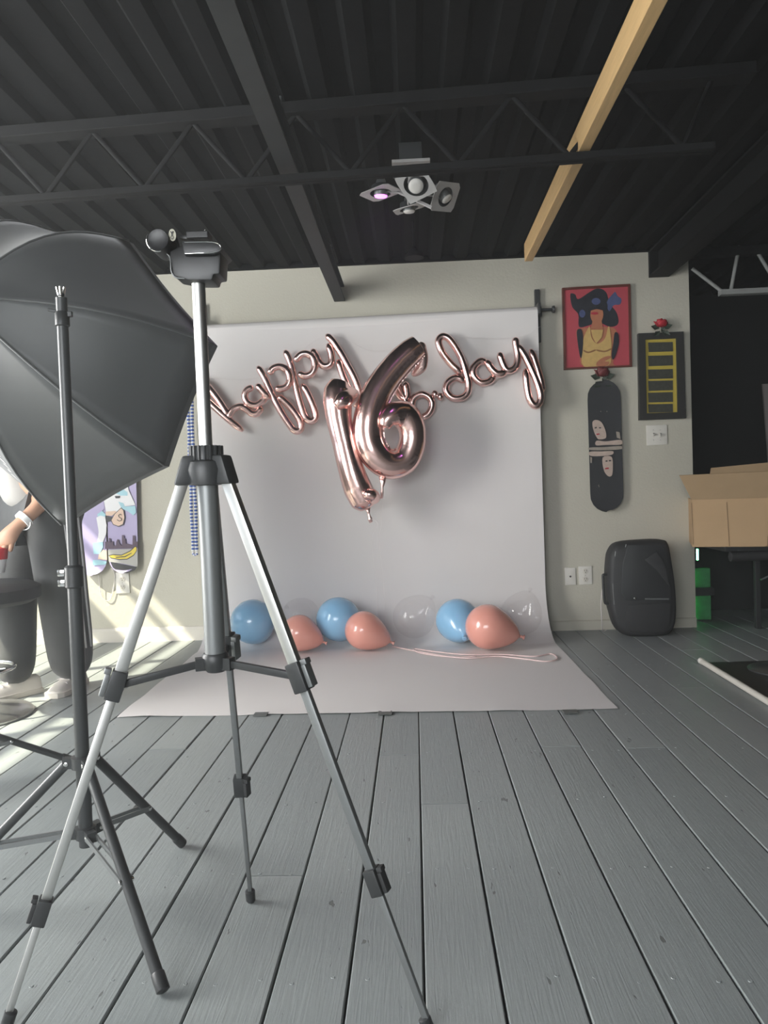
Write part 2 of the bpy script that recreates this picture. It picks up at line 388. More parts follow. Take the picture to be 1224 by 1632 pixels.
# corrugated roof deck, ribs running towards the back wall
mb = MB(); per = 0.152; prof = []; x = XL
while x < XR2:
    prof += [(x, 0.0), (x+0.058, 0.0), (x+0.078, 0.026), (x+0.132, 0.026)]; x += per
prof.append((x, 0.0)); n = len(prof)
vs = [V((a, YF, ZC+0.002+b)) for a, b in prof]+[V((a, YB+0.1, ZC+0.002+b)) for a, b in prof]
vs += [V((prof[0][0], YF, ZC+0.12)), V((prof[-1][0], YF, ZC+0.12)), V((prof[0][0], YB+0.1, ZC+0.12)), V((prof[-1][0], YB+0.1, ZC+0.12))]
fs = [(i, i+1, n+i+1, n+i) for i in range(n-1)]+[(2*n, 2*n+2, 2*n+3, 2*n+1)]
mb.add(vs, fs); ceiling = struct(mb, 'ceiling', 'deck_black')

mb = MB(); mb.box((XL, D-0.025, ZC-0.004), (XR, D-0.0005, ZC+0.045)); struct(mb, 'trim_1', 'deck_black')

# ---------------------------------------------------------------- roof joist, rail, timber, beam
def joist(name, a, b, zb, zt, label, nweb, mt, phase=0.0, rod=0.013, cw=0.045):
    a, b = V(a), V(b); t = thing(name, ((a.x+b.x)/2, (a.y+b.y)/2, zb), label, 'joist')
    A = lambda s, z: V((a.x+(b.x-a.x)*s, a.y+(b.y-a.y)*s, z))
    for s_ in (-0.012, 0.012):
        mb = MB(); mb.bar(A(0, zb+0.012)+V((0, s_, 0)), A(1, zb+0.012)+V((0, s_, 0)), cw/2, 0.024); mb.build('bottom_chord', mt, t, bevel=0.002, seg=1)
    mb = MB(); mb.bar(A(-0.05, zt-0.02), A(1.05, zt-0.02), 0.07, 0.04); mb.build('top_chord', mt, t, bevel=0.002, seg=1)
    for i in range(nweb):
        s0 = (i+phase)/nweb; s1 = (i+0.5+phase)/nweb
        mb = MB(); mb.tube(A(s0, zt-0.03), A(s1, zb+0.02), rod*0.7, n=6); mb.build('web_rod', mt, t, smooth=60)
        mb = MB(); mb.tube(A(s1, zb+0.02), A(min(1, (i+1+phase)/nweb), zt-0.03), rod*0.7, n=6); mb.build('web_rod', mt, t, smooth=60)
    return t
ZJ = 1.985
ja, jb = F(-40, 330, ZJ), F(1137, 241, ZJ)
joist('roof_joist', ja, jb, ZJ, ZC, 'long black open-web roof joist crossing under the dark ceiling', 7, 'joist_black', 0.24)
mb = MB()
e0, e1 = P(532, 479, D-0.04), P(546, 477, D-0.04); zr = e0.z
rt = thing('ceiling_rail', (e0.x, 2.2, zr), 'black steel rail running below the ceiling, ending against the white wall', 'rail')
mb = MB(); mb.box((e0.x, YF+0.3, zr), (e1.x+0.012, D-0.01, zr+0.012)); mb.build('flange', 'rail_black', rt)
mb = MB(); mb.box((e0.x+0.026, YF+0.3, zr+0.012), (e0.x+0.034, D-0.012, zr+0.085)); mb.build('web_plate', 'rail_black', rt)
mb = MB(); mb.box((e0.x+0.002, YF+0.3, zr+0.085), (e1.x+0.010, D-0.012, zr+0.095)); mb.build('top_flange', 'rail_black', rt)
for y in (1.2, 2.62, 4.2):
    mb = MB(); mb.tube((e0.x+0.030, y, zr+0.09), (e0.x+0.030, y, ZC+0.03), 0.006, n=8); mb.build('hanger_rod', 'rail_black', rt)

zw = ZJ+0.03
we = F(836, 417, zw); wt = MB()
wt.box((we.x, YF+0.4, zw), (we.x+0.040, we.y, zw+0.089))
tag(wt.build('timber_plank', 'pine', bevel=0.002, seg=1), 'raw pine two-by-four lying on the black roof joist', 'timber')
zb = P(1034, 443, D).z; bx = P(1034, 443, D-0.005).x
bt = thing('steel_beam', (bx+0.06, 2, zb), 'thick black steel beam running from the right foreground to the white wall top', 'beam')
mb = MB(); mb.box((bx, YF, zb), (bx+0.118, D-0.003, zb+0.012)); mb.build('bottom_flange', 'joist_black', bt)
mb = MB(); mb.box((bx+0.05, YF, zb+0.012), (bx+0.062, D-0.003, ZC-0.012)); mb.build('web_plate', 'joist_black', bt)
mb = MB(); mb.box((bx, YF, ZC-0.012), (bx+0.118, D-0.003, ZC+0.0005)); mb.build('top_flange', 'joist_black', bt)
mb = MB(); mb.box((bx+0.0, D-0.03, zb+0.012), (bx+0.05, D-0.004, ZC-0.012)); mb.build('end_plate', 'joist_black', bt)
# pale joist in the dark bay to the right
yb = F(1148, 467, ZJ).y
a = P(1147, 467, yb); zjb = a.z
t = thing('bay_joist', (a.x+0.7, yb, zjb), 'pale grey roof joist at the upper right beyond the black beam', 'joist')
zt = min(P(1180, 378, yb).z, ZC-0.03)
mb = MB(); mb.bar((a.x, yb, zjb), (XR2-0.02, yb, zjb), 0.05, 0.03); mb.build('bottom_chord', 'joist_grey', t)
mb = MB(); mb.bar((bx+0.13, yb, zt), (XR2-0.02, yb, zt), 0.06, 0.05); mb.build('top_chord', 'joist_black', t)
for (px0, py0, px1, py1) in ((1103, 428, 1150, 464), (1178, 392, 1165, 462), (1201, 392, 1240, 456), (1290, 385, 1245, 452), (1305, 385, 1345, 450)):
    p, q = P(px0, py0, yb), P(px1, py1, yb); q.z = max(q.z, zjb+0.01)
    mb = MB(); mb.tube(p, q, 0.011, n=8); mb.build('web_rod', 'joist_grey', t, smooth=60)
# ================================================================== BACKDROP AND BALLOONS
YP = D-0.098                                      # hanging sheet of paper
fl, fr = F(186, 1144), F(985, 1131)
bl_, br_ = P(331, 960, YP).x, P(870, 960, YP).x
tl, tr = P(333, 522, YP).x, P(857, 500, YP).x
zl, zr_ = P(340, 515, YP).z, P(856, 486, YP).z
roll_r = 0.045
paper = thing('paper_backdrop', ((tl+tr)/2, YP, 0), 'white seamless paper backdrop hanging from a roll and swept onto the floor', 'backdrop')
NC, prof = 40, []
ztop = (zl+zr_)/2-0.03
R = 0.31
pr = [(YP, ztop*(1-i/30)+R*(i/30)) for i in range(31)]
pr += [(YP-R+R*math.cos(a), R-R*math.sin(a)) for a in [math.pi/2*i/14 for i in range(1, 15)]]
yfr = (fl.y+fr.y)/2
pr += [(YP-R+(yfr-YP+R)*i/24, 0.0) for i in range(1, 25)]
vs, fs = [], []; Nr = len(pr)
for i, (y, z) in enumerate(pr):
    if z > R: s_ = (ztop-z)/(ztop-R); xl = tl+(bl_-tl)*s_; xr = tr+(br_-tr)*s_
    else:
        s_ = max(0, min(1, (YP-y)/(YP-yfr))); xl = bl_+(fl.x-bl_)*s_; xr = br_+(fr.x-br_)*s_
    for j in range(NC+1):
        q = j/NC; yy = y; zq = z
        if i == Nr-1: yy = fl.y+(fr.y-fl.y)*q
        if z <= 1e-6: zq = 0.0035+0.0014*math.sin(9*q+3*i*0.2)+0.001*math.sin(23*q+i)
        if i >= Nr-2: zq += 0.004*max(0, math.sin(q*26))**2
        if z > R: yy += 0.004*math.sin(5*q+z*3)
        if z > R: zq += (zr_-zl)*(q-0.5)*max(0, (z-R)/(ztop-R))
        vs.append(V((xl+(xr-xl)*q, yy, zq)))
for i in range(Nr-1):
    for j in range(NC): a = i*(NC+1)+j; fs.append((a, a+1, a+NC+2, a+NC+1))
mb = MB(); mb.add(vs, fs); sheet = mb.build('paper_sheet', 'paper', paper, smooth=180)
yro = YP+roll_r
rl0, rl1 = V((tl-0.02, yro, zl-roll_r)), V((tr, yro, zr_-roll_r))
mb = MB(); mb.lathe(rl0, rl1-rl0, [(0, 0.02), (0, roll_r), ((rl1-rl0).length, roll_r), ((rl1-rl0).length, 0.02)], 32); mb.build('paper_roll', 'paper', paper, smooth=50)
mb = MB(); ax = (rl1-rl0).normalized(); mb.tube(rl0-ax*0.13, rl1+ax*0.03, 0.015, n=16); mb.build('roll_core', 'plastic_black', paper, smooth=50)
def bracket(px, side, label):
    x = px
    t = thing('roll_bracket', (x, D, P(855, 545, D).z), label, 'bracket')
    z0, z1 = P(855, 547, D).z, P(855, 463, D).z
    mb = MB(); mb.box((x, D-0.03, z0), (x+0.030, D-0.001, z1)); mb.build('bracket_plate', 'metal_black', t, bevel=0.002)
    zc = P(862, 497, D).z
    mb = MB(); mb.box((x+0.002, D-0.12, zc-0.035), (x+0.018, D-0.03, zc+0.03)); mb.build('bracket_arm', 'metal_black', t, bevel=0.003)
    c = V((x+0.018, yro, zc))
    mb = MB(); mb.lathe(c, (side, 0, 0), [(0, 0.02), (0.012, 0.02), (0.012, 0.008), (0.075, 0.008), (0.078, 0.020), (0.090, 0.022), (0.093, 0.018)], 14); mb.build('tension_knob', 'metal_black', t, smooth=40)
bracket(P(853, 500, D-0.1).x+0.012, 1, 'black roll bracket with knob at the right end of the paper roll')
bracket(tl-0.065, -1, 'black roll bracket at the left end of the paper roll behind the softbox')
# beaded control chain hanging at the left end of the roll
mb = MB(); k = 0
c1 = P(311, 880, yro-0.019); c0 = V((P(303, 640, yro-0.019).x, yro-0.019, zl-roll_r-0.005))
L_ = (c1-c0).length; nb = int(L_/0.0105)
for s_ in (-0.012, 0.012):
    for i in range(nb):
        p = c0.lerp(c1, i/nb)+V((s_, 0.006*math.sin(i*0.2)*(1 if s_ > 0 else -1), 0))
        mb.lathe(p, (0, 0, 1), [(-0.0052, 0.006), (-0.004, 0.0105), (0.004, 0.0105), (0.0052, 0.006)], 6, 'chain_blue' if i % 2 else 'chain_white')
for i in range(7):
    a = math.pi*i/6; mb.ball(c1+V((0.012*math.cos(a), 0, -0.012*math.sin(a)-0.004)), 0.009, n=4, m='chain_blue' if i % 2 else 'chain_white')
bc = thing('bead_chain', c1-V((0, 0, 0.03)), 'blue and white beaded control chain hanging behind the camera tripod', 'chain')
mbs = MB(); mbs.lathe(V((c0.x-0.02, yro, zl-roll_r)), (1, 0, 0), [(0, 0.019), (0.006, 0.024), (0.010, 0.017), (0.030, 0.017), (0.034, 0.024), (0.040, 0.019)], 20); mbs.build('sprocket', 'plastic_black', bc, smooth=40)
ch = mb.build('beads', 'chain_blue', bc); tag(ch, kind='stuff')
# tape at the front edge of the paper
for (px, py, lb) in ((416, 1140, 'dark tape tab at the paper front edge nearest the tripod'), (614, 1138, 'dark tape tab at the middle of the paper front edge'), (909, 1136, 'dark tape tab at the right end of the paper front edge')):
    p = F(px, py); mb = MB(); mb.box((p.x-0.028, p.y-0.025, 0.0035), (p.x+0.028, p.y+0.02, 0.0075)); tag(mb.build('tape_tab', 'tape_grey', bevel=0.001, seg=1), lb, 'tape', 'tape tabs on the paper edge')

# ---- script foil balloons
YL = YP-0.055
def strokes(parent, name, lst, ox, oy, sc, Y, r, mt='foil'):
    for pts in lst:
        q = [P(ox+a*sc, oy+b*sc, Y+(c if c else 0)) for a, b, c in [(p+(0,))[:3] for p in pts]]
        q = spline(q, 5); n_ = len(q)
        rad = [r*(0.45 if i in (0, n_-1) else 0.85 if i in (1, n_-2) else 1.0) for i in range(n_)]
        mb.path(q, rad, 12, None, 0.95, (0, 1, 0), lens=True, crimp=0.05)
H = thing('script_balloon', P(470, 690, YL), 'rose gold foil script balloon spelling happy, strung on the paper', 'balloon', 'script foil balloons')
sc8 = 260/1224
def letter(parent, name, lst, ox, oy, sc, Y=YL, r=0.0198):
    global mb
    mb = MB(); strokes(parent, name, lst, ox, oy, sc, Y, r)
    return mb.build(name, 'foil', parent, smooth=180)
letter(H, 'letter_h', [[(412, 785), (290, 688), (170, 580), (80, 490), (45, 445), (70, 415), (120, 425), (175, 485), (225, 550), (275, 625), (300, 670)],
                       [(300, 690), (318, 652), (345, 618), (395, 602), (440, 625), (480, 655), (520, 650), (555, 605)]], 300, 520, sc8)
letter(H, 'letter_a', [[(490, 455), (440, 480), (425, 530), (455, 580), (510, 592), (560, 560), (580, 520)], [(512, 435, -0.02), (560, 490, -0.02), (610, 545, -0.02)]], 300, 520, sc8)
letter(H, 'letter_p', [[(520, 300), (570, 380), (620, 490), (680, 610), (740, 710), (795, 780), (838, 778), (845, 725), (790, 635), (720, 560), (672, 520)],
                       [(607, 360, -0.02), (635, 318, -0.02), (690, 303, -0.02), (745, 335, -0.02), (762, 395, -0.02), (740, 450, -0.02), (690, 468, -0.02), (655, 462, -0.02)]], 300, 520, sc8)
letter(H, 'letter_p', [[(725, 180), (760, 255), (790, 370), (820, 500), (850, 605), (880, 685), (925, 712), (957, 680), (945, 615), (905, 520), (855, 430)],
                       [(802, 265, -0.02), (838, 218, -0.02), (890, 207, -0.02), (938, 240, -0.02), (950, 300, -0.02), (925, 355, -0.02), (875, 372, -0.02), (825, 350, -0.02)]], 300, 520, sc8)
letter(H, 'letter_y', [[(928, 172), (960, 225), (990, 280), (1030, 300), (1068, 280), (1075, 215), (1048, 130)],
                       [(1035, 62), (1090, 120), (1150, 210), (1200, 300), (1245, 385), (1280, 480), (1290, 560), (1265, 590), (1235, 540), (1185, 430), (1150, 340), (1125, 250)]], 300, 520, sc8)
B = thing('script_balloon', P(760, 680, YL), 'rose gold foil script balloon spelling b-day, right of the number six', 'balloon', 'script foil balloons')
sc6 = 240/1224
letter(B, 'letter_b', [[(30, 450), (45, 540), (30, 590), (-20, 560), (-60, 470), (-50, 430), (0, 540), (70, 690), (150, 815)],
                       [(120, 735), (85, 670), (95, 590), (160, 552), (225, 580), (248, 645), (215, 715), (150, 748)]], 640, 520, sc6)
mbk = MB()
for s_ in (-1, 1): mbk.ball(P(640+(292+s_*22)*sc6, 520+(562+s_*10)*sc6, YL), 0.019, 0.014, 0.024, n=8)
mbk.ball(P(640+292*sc6, 520+562*sc6, YL-0.008), 0.011, n=8)
mbk.build('letter_dot', 'foil', B, smooth=180)
letter(B, 'letter_d', [[(515, 450), (445, 418), (378, 455), (360, 520), (405, 578), (475, 585), (530, 550), (545, 480), (530, 400), (490, 270), (430, 160), (375, 95), (325, 85), (300, 130), (335, 220), (405, 310), (488, 385)]], 640, 520, sc6)
letter(B, 'letter_a', [[(690, 290), (635, 285), (585, 340), (588, 405), (645, 458), (715, 445), (755, 400)], [(690, 275, -0.02), (730, 345, -0.02), (785, 388, -0.02), (850, 372, -0.02)]], 640, 520, sc6)
letter(B, 'letter_y', [[(795, 212), (818, 290), (850, 352), (895, 355), (935, 315), (945, 240), (930, 150), (925, 90)],
                       [(940, 150), (1000, 240), (1060, 360), (1105, 470), (1130, 560), (1118, 625), (1080, 645), (1040, 590), (1018, 480), (1008, 345)],
                       [(1048, 185, 0.02), (1090, 310, 0.02), (1130, 440, 0.02), (1146, 535, 0.02)]], 640, 520, sc6)
# the string the script letters hang from
mb = MB(); mb.path(spline([P(300, 600, YL+0.02), P(420, 600, YL+0.02), P(520, 535, YL+0.02), P(600, 560, YL+0.02), P(712, 540, YL+0.02), P(822, 538, YL+0.02), P(862, 520, YL+0.02)], 6), 0.0007, 5)
tag(mb.build('banner_string', 'cord_white', smooth=180), 'thin pale string carrying the script balloons across the paper', 'string')

# ---- number balloons
Y16 = D-0.42
s5 = 200/1020
def C5(a, b, dy=0): return P(500+a*s5, 520+b*s5, Y16+dy)
six = thing('number_balloon', C5(560, 1290), 'large rose gold foil number six balloon hanging in front of the paper', 'balloon', 'foil number balloons')
ctr = [(862, 150, .02), (790, 205, .015), (700, 290, .01), (590, 420, 0), (500, 570, -.01), (450, 730, -.02), (440, 880, -.02), (480, 1010, -.02), (560, 1100, -.01), (650, 1125, 0), (740, 1085, .01), (790, 990, .015), (805, 890, .015), (785, 790, .01), (730, 725, 0), (655, 720, -.03), (600, 760, -.05), (575, 820, -.06)]
q = spline([C5(*c) for c in ctr], 8)
rad = lerp_list([84, 98, 104, 108, 112, 114, 116, 114, 112, 110, 106, 104, 102, 106, 110, 98, 70, 40], len(q)); u5 = s5*Y16/FPX
rad = [r*u5 for r in rad]; rad[0] *= 0.5
mb = MB(); mb.path(q, rad, 28, None, 0.80, (0, 1, 0), lens=True, crimp=0.035); mb.build('body', 'foil', six, smooth=180)
mb = MB(); fl_ = [[], []]
rings = []
for i in range(len(q)):
    T = (q[min(i+1, len(q)-1)]-q[max(i-1, 0)]).normalized(); sd = T.cross(V((0, 1, 0))).normalized()
    if i < len(q)*0.62:
        a = q[i]+sd*rad[i]*1.0; b = q[i]+sd*(rad[i]*1.10+0.004+0.0015*math.sin(i*2.1)); rings.append([a+V((0, -.001, 0)), b+V((0, -.001+0.003*math.sin(i*2.7), 0)), b+V((0, .001+0.003*math.sin(i*2.7), 0)), a+V((0, .001, 0))])
mb.rings(rings); mb.build('seam', 'foil_dull', six, smooth=30)
# flattened foil tail at the top end and the filler neck below
mb = MB(); e = q[0]
mb.path(spline([C5(845, 140, .03), C5(880, 230, .06), C5(870, 330, .08), C5(800, 400, .10)], 5), [0.02, 0.032, 0.036, 0.032, 0.030, 0.03, 0.03, 0.03, 0.03, 0.03, 0.03, 0.028, 0.025, 0.022, 0.018, 0.008], 12, None, 0.5, (0, 1, 0), lens=True); mb.build('end_panel', 'foil_dull', six, smooth=180)
mb = MB(); mb.path([C5(560, 1215), C5(562, 1280), C5(558, 1310), C5(556, 1345), C5(555, 1400)], [0.022, 0.012, 0.005, 0.008, 0.006], 10, None, 0.5, (0, 1, 0)); mb.build('filler_neck', 'foil_dull', six, smooth=180)
one = thing('number_balloon', C5(430, 1590), 'tilted rose gold foil number one balloon left of the number six', 'balloon', 'foil number balloons')
Y1 = 0.03
ctr = [(215, 440, .0), (196, 520, -.01), (195, 620, -.02), (208, 760, -.02), (250, 950, -.02), (300, 1150, -.02), (355, 1310, -.01), (410, 1420, 0), (440, 1475, .01)]
q = spline([C5(a, b, Y1+c) for a, b, c in ctr], 8)
rad = [r*u5 for r in lerp_list([66, 112, 118, 104, 98, 104, 116, 112, 62], len(q))]; rad[0] *= 0.5; rad[-1] *= 0.5
mb = MB(); mb.path(q, rad, 28, None, 0.9, (0.3, 1, 0.1), lens=True, crimp=0.03); mb.build('body', 'foil', one, smooth=180)
mb = MB(); q = spline([C5(180, 650, -.07), C5(240, 600, -.05), C5(300, 560, .05), C5(330, 540, .12)], 7); mb.path(q, [r*u5 for r in lerp_list([35, 72, 74, 40], len(q))], 22, None, 0.9, (0, 1, 0.2), lens=True, crimp=0.04); mb.build('flag', 'foil', one, smooth=180)
mb = MB(); q = spline([C5(425, 1390, -.05), C5(455, 1370, -.06), C5(480, 1390, 0), C5(470, 1420, .08)], 7); mb.path(q, [r*u5 for r in lerp_list([36, 58, 62, 30], len(q))], 22, None, 0.95, (0.2, 0.3, 1), lens=True, crimp=0.04); mb.build('foot', 'foil', one, smooth=180)
mb = MB(); mb.path([C5(435, 1470, Y1), C5(445, 1510, Y1), C5(450, 1535, Y1), C5(458, 1565, Y1), C5(465, 1595, Y1)], [0.02, 0.008, 0.006, 0.013, 0.009], 10, None, 0.6, (0, 1, 0)); mb.build('filler_neck', 'foil_dull', one, smooth=180)
# strings hanging from the numbers
for (a, b, lb) in ((598, 600, 'thin clear string hanging straight down from the number one'), (604, 612, 'thin looping string hanging from the number six')):
    mb = MB(); z0 = P(607, 975, Y16)
    mb.path(spline([C5(455 if a < 600 else 556, 1560 if a < 600 else 1395, 0.02 if a < 600 else 0), P(a+4, 835, Y16), P(b-8, 860, Y16), P(b-2, 920, Y16), P(b+2, 972, Y16), F(b+4, 1035, 0.008)], 7), 0.0011, 5)
    tag(mb.build('balloon_string', 'cord_white', smooth=180), lb, 'string')
# ribbon lying in loops on the paper
def on(px, py, z=0.009): return F(px, py, z)
mb = MB(); mb.path(spline([on(625, 1030), on(655, 1036), on(700, 1044), on(745, 1049), on(790, 1046), on(835, 1050), on(870, 1054), on(888, 1050), on(878, 1042), on(850, 1046), on(800, 1043), on(740, 1043), on(690, 1038), on(660, 1034), on(672, 1041), on(720, 1047), on(760, 1046)], 6), 0.0035, 6)
tag(mb.build('ribbon', 'ribbon_pink', smooth=180), 'pale pink ribbon lying in long loops on the paper sweep', 'ribbon')

# ---- latex balloons on the sweep
def balloon(cx, cy, rpx, ang, mt, label, stretch=1.18, grp='latex balloons on the paper sweep', toward=0.0):
    lo, hi = 3.0, 4.6
    for _ in range(40):
        Y = (lo+hi)/2; r = rpx*Y/FPX; c = P(cx, cy, Y)
        if c.y < YP-R: g = c.z-0.006-r
        elif c.z < R: g = R-math.hypot(c.y-(YP-R), c.z-R)-r-0.004
        else: g = YP-c.y-r-0.004
        if g > 0: lo = Y
        else: hi = Y
    a = math.radians(ang); ax = (V((math.cos(a), 0, -math.sin(a)))+V((0, -toward, 0))).normalized()
    h = V((0, 1, 0)) if abs(ax.y) < 0.9 else V((1, 0, 0)); u = ax.cross(h).normalized(); v_ = ax.cross(u)
    t = thing('latex_balloon', (c.x, c.y, c.z-r), label, 'balloon', grp)
    prof = []
    for i in range(1, 21):
        th = math.pi*i/21; x = -math.cos(th); rr = math.sin(th)
        if x > 0: x *= stretch+0.25*x**3; rr *= (1-0.10*x)
        prof.append((x*r, rr*r))
    prof.append((prof[-1][0]+0.05*r, 0.045*r)); tip = prof[-1][0]
    sh = 0
    mb = MB(); mb.lathe(c-ax*(0.10*r), ax, [(-r, 0.02*r)]+prof, 28); b = mb.build('skin', mt, t, smooth=180)
    mb = MB(); e = c-ax*(0.10*r)+ax*tip; mb.lathe(e, ax, [(-0.01*r, 0.05*r), (0.05*r, 0.075*r), (0.10*r, 0.05*r), (0.16*r, 0.10*r), (0.19*r, 0.115*r), (0.20*r, 0.09*r)], 12); k = mb.build('knot', mt, t, smooth=180)
    return t
balloon(404, 993, 36, 75, 'latex_blue', 'sky blue latex balloon behind the tripod leg, leftmost on the paper', 1.08, toward=-1.0)
balloon(540, 989, 35.5, 78, 'latex_blue', 'sky blue latex balloon in the middle, left of a coral balloon', 1.08, toward=-1.0)
balloon(730, 991, 35, 70, 'latex_blue', 'sky blue latex balloon at the right with its knot facing out', 1.08, toward=2.4)
balloon(480, 1010, 29.5, 22, 'latex_coral', 'smallest coral latex balloon, just right of the tripod leg', 1.12)
balloon(583, 1006, 31, 25, 'latex_coral', 'coral latex balloon in the middle with its tip pointing right', 1.22)
balloon(781, 1000, 36, 18, 'latex_coral', 'largest coral latex balloon, overlapping the blue one at the right', 1.20)
balloon(478, 982, 31, 200, 'latex_clear', 'clear latex balloon behind the smallest coral balloon', 1.1, toward=-1.2)
balloon(662, 981, 34, -40, 'latex_clear', 'clear latex balloon lying alone in the middle of the sweep', 1.1, toward=-0.8)
balloon(832, 976, 33, -60, 'latex_clear', 'clear latex balloon at the right edge of the paper', 1.1, toward=-0.8)
# ================================================================== CAMERA TRIPOD
fL, fR, fB = F(10, 1640), F(686, 1652), F(400, 1438)
def circum(a, b, c):
    d = 2*(a.x*(b.y-c.y)+b.x*(c.y-a.y)+c.x*(a.y-b.y)); A, B_, C_ = a.x**2+a.y**2, b.x**2+b.y**2, c.x**2+c.y**2
    return V(((A*(b.y-c.y)+B_*(c.y-a.y)+C_*(a.y-b.y))/d, (A*(c.x-b.x)+B_*(a.x-c.x)+C_*(b.x-a.x))/d, 0))
yT = (fL.y+fR.y+fB.y)/3
top = P(316, 445, yT); bot = P(344, 1058, yT)     # column axis
def axis_at(py):
    lo, hi = 0.0, 1.0
    for _ in range(40):
        mid = (lo+hi)/2
        if PX(top.lerp(bot, mid))[1] < py: lo = mid
        else: hi = mid
    return top.lerp(bot, lo)
tri = thing('camera_tripod', (bot.x, bot.y, 0), 'empty aluminium camera tripod with a black pan head in the foreground', 'tripod')
def tb(name, m, segs, sm=45, **k):
    mb = MB()
    for s_ in segs: mb.tube(*s_)
    return mb.build(name, m, tri, smooth=sm, **k)
sh = axis_at(742)
tb('center_column', 'alu', [(axis_at(432), axis_at(722), 0.0118, 0.0118, 20)])
tb('lower_column', 'metal_grey', [(axis_at(760), axis_at(1048), 0.0185, 0.0185, 20)])
# height-lock collar, knurled
a_, b_ = axis_at(711), axis_at(736); axd = (b_-a_).normalized()
mb = MB(); mb.lathe(a_, axd, [(0, 0.020), (0, 0.0265), (0.003, 0.028), ((b_-a_).length, 0.028), ((b_-a_).length, 0.02)], 24)
for i in range(18):
    th = 2*math.pi*i/18; o = V((math.cos(th), math.sin(th), 0))*0.0282; mb.tube(a_+o, b_+o, 0.0026, n=6)
mb.build('lock_collar', 'plastic_black', tri, smooth=40)
# shoulder
s0, s1 = axis_at(733), axis_at(772)
mb = MB(); mb.lathe(s0, axd, [(0, 0.028), (0.004, 0.036), (0.018, 0.040), ((s1-s0).length, 0.036), ((s1-s0).length+0.002, 0.02)], 24); shoulder = mb.build('shoulder', 'plastic_black', tri, smooth=40)
zsh = (s0.z+s1.z)/2
legs = {}
for nm, ft in (('L', fL), ('R', fR), ('B', fB)):
    o = V((ft.x-sh.x, ft.y-sh.y, 0)).normalized(); start = axis_at(760)+o*0.040
    mb = MB(); sd = V((-o.y, o.x, 0))
    mb.obox(start+V((0, 0, 0.012))-o*0.006, sd*0.017, o*0.017, V((0, 0, 0.026))+o*(-0.008)); mb.build('leg_hinge', 'plastic_black', tri, bevel=0.006, seg=2, smooth=40)
    legs[nm] = (start, V((ft.x, ft.y, 0.012)))
def at_py(a, b, py):
    lo, hi = 0.0, 1.0
    for _ in range(40):
        mid = (lo+hi)/2
        if PX(a.lerp(b, mid))[1] < py: lo = mid
        else: hi = mid
    return lo
cl = {'L': (1092, 1452), 'R': (1078, 1404), 'B': (1030, 1252)}
upper_clamp = {}
for nm, (a, b) in legs.items():
    t1, t2 = at_py(a, b, cl[nm][0]), at_py(a, b, cl[nm][1]); p1, p2 = a.lerp(b, t1), a.lerp(b, t2); upper_clamp[nm] = p1
    d = (b-a).normalized(); o = V((b.x-a.x, b.y-a.y, 0)).normalized(); sd = V((-o.y, o.x, 0)); up = sd.cross(d).normalized()
    t = MB(); t.bar(a, p1, 0.021, 0.016, up=sd); g = t.build('leg', 'alu' if nm != 'B' else 'metal_grey', tri, bevel=0.004, seg=2, smooth=40)
    t = MB(); t.bar(p1, p2, 0.0165, 0.012, up=sd); t.build('leg_section', 'alu' if nm == 'L' else 'metal_grey', tri, bevel=0.003, seg=2, smooth=40)
    t = MB(); t.bar(p2, b, 0.012, 0.0085, up=sd); t.build('leg_section', 'alu' if nm == 'L' else 'metal_grey', tri, bevel=0.002, seg=2, smooth=40)
    for p, k in ((p1, 1.0), (p2, 0.85)):
        t = MB(); t.obox(p, sd*0.0155*k, up*0.0135*k, d*0.026*k); c_ = t.build('leg_clamp', 'plastic_black', tri, bevel=0.003, smooth=40)
        fx = -1 if nm == 'L' else 1; tow = V((fx, -0.4, 0)); tow = (tow-d*tow.dot(d)).normalized(); ot = d.cross(tow).normalized()
        t = MB(); t.obox(p+tow*0.019*k+d*0.003, ot*0.010*k, tow*0.0045*k, d*0.020*k); t.obox(p+tow*0.021*k-d*0.021*k, ot*0.009*k, tow*0.006*k, d*0.005*k); t.build('clamp_lever', 'plastic_soft' if k < 1 else 'metal_grey', c_, bevel=0.002, smooth=40)
    t = MB(); t.lathe(V((b.x, b.y, 0.0)), a-b, [(0.0, 0.008), (0.004, 0.0105), (0.026, 0.0105), (0.028, 0.007)], 14)
    ft_ = t.build('rubber_foot', 'plastic_black', tri, smooth=40); zmin = min(v.co.z for v in ft_.data.vertices); ft_.location.z -= zmin-0.001
# spreader
hub = axis_at(1056)
mb = MB(); mb.lathe(axis_at(1040), axd, [(0, 0.021), (0.004, 0.024), (0.026, 0.023), (0.034, 0.016)], 20)
for nm in 'LRB':
    o = V((upper_clamp[nm].x-hub.x, upper_clamp[nm].y-hub.y, 0)).normalized(); sd = V((-o.y, o.x, 0)); mb.obox(hub+o*0.024, sd*0.009, o*0.012, V((0, 0, 0.011)))
mb.build('spreader_hub', 'plastic_black', tri, smooth=40)
for nm in 'LRB':
    p = upper_clamp[nm]; o = V((p.x-hub.x, p.y-hub.y, 0)).normalized()
    mb = MB(); mb.bar(hub+o*0.03, p-o*0.008-V((0, 0, 0.0)), 0.010, 0.013); mb.build('brace', 'plastic_black', tri, bevel=0.002, smooth=40)
